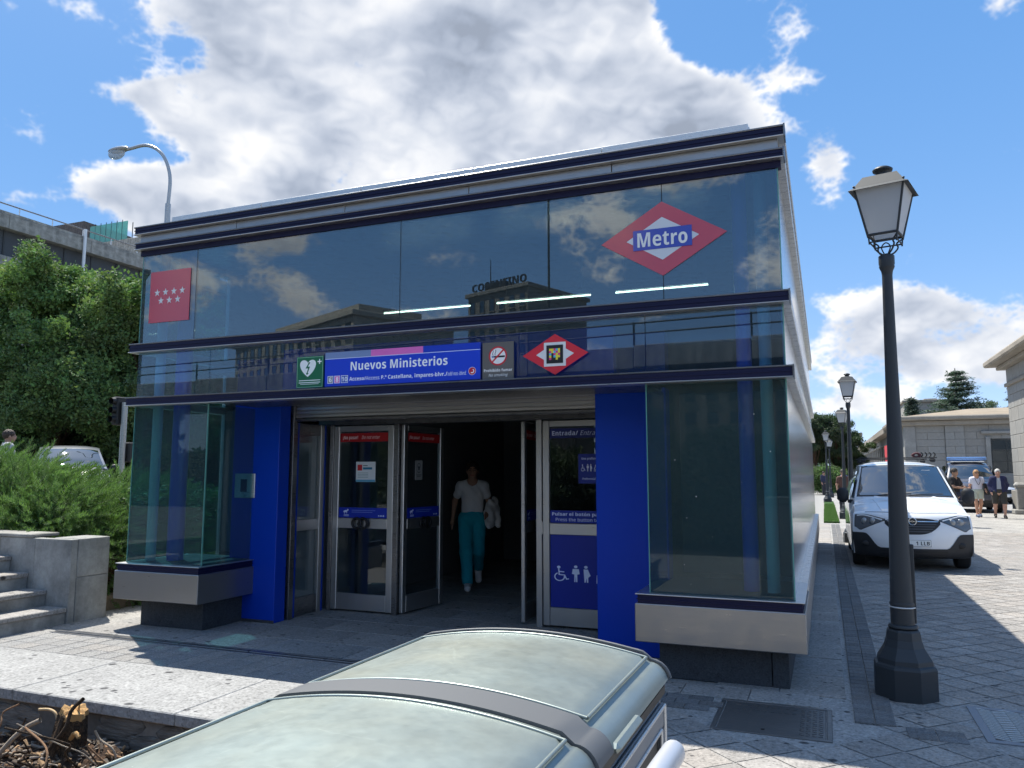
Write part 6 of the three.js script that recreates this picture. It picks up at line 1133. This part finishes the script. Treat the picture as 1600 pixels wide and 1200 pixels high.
function person(label, pos, turn, o) {
  // joints in metres, facing +z; left is +x
  const J = { pelvis: [0, 0.94, 0], chest: [0, 1.27, 0], neck: [0, 1.45, -0.01], head: [0, 1.585, 0.015], shL: [0.158, 1.375, -0.01], shR: [-0.158, 1.375, -0.01], elL: [0.225, 1.14, -0.03], elR: [-0.225, 1.14, -0.03], wrL: [0.235, 0.90, 0.05], wrR: [-0.235, 0.90, 0.05], hipL: [0.092, 0.92, 0], hipR: [-0.092, 0.92, 0], knL: [0.09, 0.50, 0.05], knR: [-0.09, 0.50, 0.02], anL: [0.09, 0.09, 0.0], anR: [-0.09, 0.09, -0.02], toL: [0.10, 0.035, 0.14], toR: [-0.10, 0.035, 0.12], ...o.joints };
  const bw = o.build || 1, cell = o.cell || 0.014, s = o.scale || 1;
  const t = thing('person', label, 'person', pos, turn, o.group); t.scale.setScalar(s);
  const torso = (p, g) => { let d = cap3(p, J.pelvis, J.chest, 0.115 * bw + g, 0.122 * bw + g); const q = [p[0] * 0.80, p[1], p[2] * 1.18]; d = Math.min(d, 9); d = cap3(q, J.pelvis, [J.chest[0], J.chest[1] - 0.02, J.chest[2]], 0.118 * bw + g, 0.120 * bw + g); d = smin(d, cap3(p, J.shL, J.shR, 0.052 * bw + g, 0.052 * bw + g), 0.10); for (const k of ['shL', 'shR']) d = smin(d, cap3(p, [J.neck[0], J.neck[1] - 0.015, J.neck[2]], J[k], 0.045 + g, 0.045 * bw + g), 0.05); return smin(d, ell(p, [0, 0.90, -0.02], [0.165 * bw + g, 0.12 + g, 0.125 * bw + g]), 0.06); };
  const arm = (p, L, g, e = 1) => { const k = L ? 'L' : 'R'; let d = cap3(p, J['sh' + k], J['el' + k], 0.052 * bw + g, 0.042 * bw + g); if (e > 0.5) d = smin(d, cap3(p, J['el' + k], J['wr' + k], 0.040 * bw + g, 0.028 * bw + g), 0.03); return d; };
  const leg = (p, L, g) => { const k = L ? 'L' : 'R'; let d = cap3(p, J['hip' + k], J['kn' + k], 0.088 * bw + g, 0.058 * bw + g); d = smin(d, cap3(p, J['kn' + k], J['an' + k], 0.056 * bw + g, 0.037 + g), 0.04); const calf = mid(J['kn' + k], J['an' + k], 0.32); return smin(d, ell(p, [calf[0], calf[1], calf[2] - 0.018], [0.05 * bw + g, 0.11 + g, 0.055 * bw + g]), 0.04); };
  const H = J.head;
  const headF = (p) => { let d = ell(p, [H[0], H[1] + 0.03, H[2] - 0.012], [0.077, 0.092, 0.095]); d = smin(d, ell(p, [H[0], H[1] - 0.045, H[2] + 0.022], [0.058, 0.075, 0.068]), 0.05); d = smin(d, ell(p, [H[0], H[1] - 0.012, H[2] + 0.096], [0.012, 0.026, 0.018]), 0.014); d = smin(d, ell(p, [H[0], H[1] - 0.062, H[2] + 0.078], [0.026, 0.010, 0.012]), 0.012); for (const x of [-1, 1]) { d = smin(d, ell(p, [H[0] + x * 0.078, H[1] - 0.005, H[2] - 0.005], [0.012, 0.03, 0.018]), 0.008); d = Math.max(d, -ell(p, [H[0] + x * 0.031, H[1] + 0.008, H[2] + 0.098], [0.017, 0.010, 0.016])); } return smin(d, cap3(p, J.neck, [H[0], H[1] - 0.05, H[2] - 0.015], 0.052, 0.05), 0.03); };
  const handF = (p, L) => {
    const k = L ? 'L' : 'R', w = J['wr' + k], e = J['el' + k]; let dx = w[0] - e[0], dy = w[1] - e[1], dz = w[2] - e[2]; const l = Math.hypot(dx, dy, dz); dx /= l; dy /= l; dz /= l;
    const at = (a, sd, fw) => [w[0] + dx * a + (L ? -1 : 1) * sd * 0.25, w[1] + dy * a - 0.1 * fw, w[2] + dz * a + sd];   // along, across (towards +z), curl
    let d = cap3(p, w, at(0.075, 0, 0), 0.026, 0.030); d = smin(d, cap3(p, at(0.06, -0.024, 0), at(0.075, 0.024, 0), 0.017, 0.017), 0.02);
    [[-0.026, 0.058], [-0.009, 0.072], [0.009, 0.077], [0.026, 0.068]].forEach(([sd, len]) => { const a = at(0.085, sd, 0), b = at(0.085 + len * 0.55, sd * 1.05 + 0.006, 0.01), c = at(0.085 + len * 0.95, sd + 0.02, 0.03); d = Math.min(d, cap3(p, a, b, 0.0095, 0.0088), cap3(p, b, c, 0.0088, 0.0075)); });
    return Math.min(d, cap3(p, at(0.03, 0.026, 0), at(0.07, 0.05, 0), 0.0115, 0.0095), cap3(p, at(0.07, 0.05, 0), at(0.10, 0.056, 0), 0.0095, 0.008));
  };
  const footF = (p) => { let d = 9; for (const k of ['L', 'R']) d = Math.min(d, smin(cap3(p, J['an' + k], J['to' + k], 0.042, 0.036), cap3(p, J['an' + k], [J['an' + k][0], J['an' + k][1] - 0.045, J['an' + k][2] - 0.045], 0.038, 0.036), 0.03)); return d; };
  const all = Object.values(J), lo = [0, 1, 2].map((i) => Math.min(...all.map((q) => q[i])) - 0.24), hi = [0, 1, 2].map((i) => Math.max(...all.map((q) => q[i])) + 0.24); lo[1] = -0.03;
  const body = (p) => { let d = smin(torso(p, 0), headF(p), 0.04); d = smin(d, arm(p, 1, 0), 0.05); d = smin(d, arm(p, 0, 0), 0.05); d = smin(d, leg(p, 1, 0), 0.05); d = smin(d, leg(p, 0, 0), 0.05); return smin(d, footF(p), 0.03); };
  const geos = [netSurface((x, y, z) => body([x, y, z]), lo, hi, cell)];
  for (const L of [1, 0]) { const w = J[L ? 'wrL' : 'wrR']; geos.push(netSurface((x, y, z) => Math.max(handF([x, y, z], L)), [w[0] - 0.13, w[1] - 0.22, w[2] - 0.14], [w[0] + 0.13, w[1] + 0.14, w[2] + 0.22], o.handCell || 0.0055)); }
  geos.push(netSurface((x, y, z) => headF([x, y, z]), [H[0] - 0.13, H[1] - 0.16, H[2] - 0.15], [H[0] + 0.13, H[1] + 0.16, H[2] + 0.16], o.headCell || 0.006));
  const skin = join(geos.map((g) => { g.deleteAttribute('uv'); return g.toNonIndexed(); })), cp = skin.attributes.position, col = new Float32Array(cp.count * 3), sk = o.skin || [0.42, 0.24, 0.16];
  for (let i = 0; i < cp.count; i++) { const x = cp.getX(i) - H[0], y = cp.getY(i) - H[1], z = cp.getZ(i) - H[2]; let c = sk; if (z > 0.05 && Math.abs(y + 0.062) < 0.009 && Math.abs(x) < 0.025) c = [sk[0] * 0.8, sk[1] * 0.45, sk[2] * 0.45]; if (z > 0.06 && Math.abs(y - 0.008) < 0.008 && Math.abs(Math.abs(x) - 0.031) < 0.013) c = [0.05, 0.04, 0.035]; if (z > 0.05 && Math.abs(y - 0.03) < 0.006 && Math.abs(Math.abs(x) - 0.032) < 0.02) c = [0.10, 0.06, 0.04]; col.set(c, i * 3); }
  skin.setAttribute('color', new THREE.BufferAttribute(col, 3));
  part('body', skin, std({ color: 0xffffff, vertexColors: true, roughness: 0.6 }), t);
  const cloth = (c, extra = {}) => std({ color: lin(...c), roughness: 0.9, bumpMap: T.cloth, bumpScale: 0.002, ...extra });
  const fold = (p, a, f) => a * Math.sin(p[1] * f + p[0] * 23 + Math.sin(p[2] * 31) * 1.3) * Math.sin(p[0] * 37 + p[1] * 17);
  const dress = (name, f, c, lo2 = lo, hi2 = hi) => { const g = netSurface((x, y, z) => f([x, y, z]), lo2, hi2, cell * 0.9); metreUV(g); return part(name, g, cloth(c), t); };
  if (o.top) { const g0 = o.top.loose || 0.014, sl = o.top.sleeve; dress('shirt', (p) => { let d = torso(p, g0); for (const L of [1, 0]) { const k = L ? 'L' : 'R'; if (sl >= 1) d = smin(d, arm(p, L, g0), 0.06); else if (sl > 0) d = smin(d, cap3(p, J['sh' + k], mid(J['sh' + k], J['el' + k], sl), 0.050 * bw + g0, 0.052 * bw + g0), 0.04); } d += fold(p, 0.004, 26); d = Math.max(d, (o.top.hem || 0.97) - p[1]); d = Math.max(d, p[1] - 1.475); d = Math.max(d, -cap3(p, [J.neck[0], J.neck[1] - 0.01, J.neck[2] + 0.03], [H[0], H[1], H[2]], 0.072, 0.1)); if (sl >= 1) for (const k of ['L', 'R']) d = Math.max(d, -ell(p, J['wr' + k], [0.05, 0.05, 0.05])); return d; }, o.top.color); }
  if (o.pants) { const g0 = o.pants.loose || 0.016, end = o.pants.end; dress(o.pants.name || 'trousers', (p) => { let d = ell(p, [0, 0.95, -0.015], [0.168 * bw + g0, 0.14, 0.130 * bw + g0]); for (const L of [1, 0]) { const k = L ? 'L' : 'R', e = end > 0.3 ? mid(J['hip' + k], J['kn' + k], 1) : J['an' + k]; let q = cap3(p, J['hip' + k], J['kn' + k], 0.095 * bw + g0, 0.062 * bw + g0 * 1.1); if (end < 0.3) q = smin(q, cap3(p, J['kn' + k], e, 0.066 * bw + g0, 0.046 + g0), 0.04); d = smin(d, q, 0.016); } d += fold(p, 0.005, 20); d = Math.max(d, p[1] - (o.pants.waist || 1.02)); if (end < 0.3) for (const k of ['L', 'R']) { const a = J['an' + k]; d = Math.max(d, -ell(p, [a[0], a[1] - 0.06, a[2]], [0.10, 0.085, 0.12])); } else d = Math.max(d, end - p[1]); return d; }, o.pants.color); }
  if (o.jacket) { const g0 = 0.032; dress('jacket', (p) => { let d = torso(p, g0); for (const L of [1, 0]) d = smin(d, arm(p, L, 0.022), 0.06); d += fold(p, 0.006, 22); d = Math.max(d, 0.90 - p[1], p[1] - 1.47); d = Math.max(d, -Math.max(Math.abs(p[0]) - (0.055 + 0.05 * clamp(1.35 - p[1], 0, 0.5)), 0.02 - p[2])); d = Math.max(d, -cap3(p, J.neck, H, 0.07, 0.1)); for (const k of ['L', 'R']) d = Math.max(d, -ell(p, J['wr' + k], [0.048, 0.048, 0.048])); return d; }, o.jacket); }
  { // shoes
    const sg = netSurface((x, y, z) => { const p = [x, y, z]; return Math.max(footF(p) - 0.010, p[1] - 0.115, -p[1] + Math.min(J.toL[1], J.toR[1]) - 0.034); }, [lo[0], -0.03, lo[2]], [hi[0], 0.4, hi[2]], cell * 0.8); let g1 = sg;
    const both = (x, y, z) => { const p = [x, y, z]; let d = 9; for (const k of ['L', 'R']) { const a = J['an' + k]; let q = smin(cap3(p, a, J['to' + k], 0.045, 0.043), cap3(p, a, [a[0], a[1] - 0.045, a[2] - 0.045], 0.045, 0.043), 0.03); q = Math.max(q, p[1] - a[1] - 0.02); d = Math.min(d, q); } return d; };
    g1 = netSurface(both, [lo[0], -0.05, lo[2]], [hi[0], 0.6, hi[2]], cell * 0.75); metreUV(g1); part('shoes', g1, cloth(o.shoes || [0.6, 0.6, 0.6]), t);
  }
  if (o.hair) { const hc = o.hair; const g = netSurface((x, y, z) => { const p = [x, y, z]; let d = ell(p, [H[0], H[1] + 0.036, H[2] - 0.018], [0.088, 0.100, 0.106]); if (hc.long) d = smin(d, ell(p, [H[0], H[1] - 0.06, H[2] - 0.045], [0.092, hc.long, 0.062]), 0.05); if (hc.bun) d = smin(d, ell(p, [H[0], H[1] + 0.11, H[2] - 0.05], [0.04, 0.035, 0.04]), 0.02); d += 0.004 * Math.sin(p[0] * 160 + p[1] * 40) * Math.sin(p[2] * 120); const face = ell(p, [H[0], H[1] - 0.045, H[2] + 0.105], [0.072, 0.105, 0.10]); d = Math.max(d, -face); if (!hc.long) d = Math.max(d, (H[1] - 0.045 - 0.0) - p[1] - Math.max(0, -(p[2] - H[2])) * 0.6); return d; }, [H[0] - 0.14, H[1] - 0.28, H[2] - 0.18], [H[0] + 0.14, H[1] + 0.19, H[2] + 0.14], 0.007); metreUV(g); part('hair', g, std({ color: lin(...hc.color), roughness: 0.6, bumpMap: T.fine, bumpScale: 0.004 }), t); }
  return { t, J, cloth };
}
{
  // woman walking out of the doors: white tee, turquoise trousers, pale jacket over her left arm
  const A = person('woman in white tee and turquoise trousers walking out through the open doors', [-4.53, 0.002, -9.75], 0.42, {
    joints: { elR: [-0.245, 1.16, -0.10], wrR: [-0.27, 0.94, -0.10], elL: [0.235, 1.15, -0.06], wrL: [0.20, 1.02, 0.16], knR: [-0.075, 0.51, 0.17], anR: [-0.05, 0.085, 0.27], toR: [-0.05, 0.05, 0.405], knL: [0.085, 0.49, -0.01], anL: [0.085, 0.21, -0.29], toL: [0.09, 0.08, -0.20] },
    build: 0.92, skin: [0.36, 0.20, 0.13], top: { color: [0.72, 0.72, 0.72], sleeve: 0.55, hem: 1.0, loose: 0.012 }, pants: { color: [0.01, 0.36, 0.46], end: 0.1, loose: 0.024, waist: 1.045 }, shoes: [0.75, 0.75, 0.75], hair: { color: [0.035, 0.022, 0.015], bun: true }, cell: 0.012 });
  const g = netSurface((x, y, z) => { const p = [x, y, z]; let d = ell(p, [0.235, 0.98, 0.10], [0.075, 0.20, 0.11]); d = smin(d, ell(p, [0.30, 1.06, 0.02], [0.07, 0.16, 0.09]), 0.05); d = smin(d, cap3(p, [0.33, 1.04, 0.02], [0.36, 0.84, 0.03], 0.05, 0.035), 0.04); return d + 0.010 * Math.sin(p[1] * 40 + p[0] * 30) * Math.sin(p[2] * 30 + p[1] * 14); }, [0.1, 0.68, -0.16], [0.5, 1.3, 0.3], 0.011); metreUV(g); part('carried_jacket', g, A.cloth([0.66, 0.65, 0.63]), A.t);
}
{
  const W = person('woman in white top and pale shorts with sunglasses, walking right of the van', [5.06, 0, -32.2], 0.15, {
    joints: { wrL: [0.24, 0.98, 0.12], elL: [0.24, 1.16, -0.05], knR: [-0.085, 0.5, 0.10], anR: [-0.08, 0.09, 0.12], toR: [-0.085, 0.04, 0.26], anL: [0.085, 0.11, -0.16], toL: [0.09, 0.04, -0.04] },
    build: 0.95, scale: 0.985, skin: [0.50, 0.26, 0.16], top: { color: [0.70, 0.68, 0.74], sleeve: 0.5, hem: 0.93, loose: 0.02 }, pants: { name: 'shorts', color: [0.50, 0.52, 0.42], end: 0.66, loose: 0.026 }, shoes: [0.10, 0.13, 0.2], hair: { color: [0.40, 0.22, 0.10], long: 0.13 }, cell: 0.018, handCell: 0.008, headCell: 0.008 });
  part('sunglasses', [tr(new THREE.SphereGeometry(0.026, 10, 8).scale(1, 0.8, 0.35), -0.033, 1.595, 0.108), tr(new THREE.SphereGeometry(0.026, 10, 8).scale(1, 0.8, 0.35), 0.033, 1.595, 0.108), bx(-0.08, 0.08, 1.597, 1.606, 0.085, 0.104)], M.black, W.t);
  part('necklace', tube([[-0.08, 1.42, 0.10], [-0.06, 1.28, 0.165], [0, 1.17, 0.18], [0.06, 1.28, 0.165], [0.08, 1.42, 0.10]], 0.008, 24, 6), M.black, W.t);
  part('shoulder_bag', bx(0.20, 0.32, 0.98, 1.22, -0.08, 0.10, 0.03), M.black, W.t);
  const m = person('grey haired man in navy jacket and dark shorts walking beside the woman', [5.62, 0, -31.6], -0.05, {
    joints: { elL: [0.27, 1.15, -0.10], wrL: [0.20, 0.95, -0.02], elR: [-0.27, 1.15, -0.08], wrR: [-0.24, 0.94, 0.02], hipL: [0.115, 0.90, 0], hipR: [-0.115, 0.90, 0], knL: [0.135, 0.5, 0.14], anL: [0.12, 0.09, 0.16], toL: [0.13, 0.04, 0.31], knR: [-0.13, 0.5, 0.0], anR: [-0.12, 0.13, -0.22], toR: [-0.13, 0.045, -0.10] },
    build: 1.14, scale: 1.0, skin: [0.45, 0.25, 0.18], top: { color: [0.34, 0.36, 0.40], sleeve: 0, hem: 0.93 }, jacket: [0.018, 0.022, 0.07], pants: { name: 'shorts', color: [0.045, 0.042, 0.036], end: 0.50, loose: 0.018 }, shoes: [0.05, 0.045, 0.04], hair: { color: [0.50, 0.49, 0.47] }, cell: 0.018, handCell: 0.008, headCell: 0.008 });
  person('man in black tee standing between the van and the patrol car', [3.55, 0, -26.2], 0.9, { joints: { elL: [0.24, 1.17, 0.08], wrL: [0.10, 1.15, 0.26], elR: [-0.24, 1.17, 0.08], wrR: [-0.08, 1.13, 0.27] }, skin: [0.34, 0.19, 0.12], top: { color: [0.012, 0.012, 0.014], sleeve: 0.6, hem: 0.93 }, pants: { color: [0.02, 0.025, 0.05], end: 0.1 }, shoes: [0.05, 0.05, 0.05], hair: { color: [0.02, 0.014, 0.01] }, cell: 0.02, handCell: 0.009, headCell: 0.009 });
  person('person in grey jacket and dark hair behind the juniper at the left edge', [-14.15, 0.655, -9.85], 2.6, { skin: [0.4, 0.22, 0.15], top: { color: [0.45, 0.45, 0.44], sleeve: 1, hem: 0.9, loose: 0.03 }, pants: { color: [0.03, 0.035, 0.06], end: 0.1 }, shoes: [0.05, 0.05, 0.05], hair: { color: [0.05, 0.028, 0.018] }, cell: 0.018, handCell: 0.009, headCell: 0.008 });
  const far = { cell: 0.024, handCell: 0.011, headCell: 0.010, shoes: [0.05, 0.05, 0.05], hair: { color: [0.03, 0.02, 0.015] } };
  person('distant person in dark brown top by the second lamp post', [0.62, 0, -31.5], 0.3, { ...far, top: { color: [0.10, 0.05, 0.04], sleeve: 0.6, hem: 0.93 }, pants: { color: [0.03, 0.03, 0.04], end: 0.1 } });
  person('distant person in dark clothes under the far trees', [-0.1, 0, -60], 0.8, { ...far, top: { color: [0.03, 0.035, 0.07], sleeve: 1, hem: 0.93 }, pants: { color: [0.03, 0.03, 0.04], end: 0.1 } });
  person('distant person in blue top beyond the lamp posts', [1.15, 0, -56], -0.4, { ...far, top: { color: [0.06, 0.10, 0.3], sleeve: 0.6, hem: 0.93 }, pants: { color: [0.05, 0.05, 0.06], end: 0.1 } });
}
renderer.render(scene, camera);
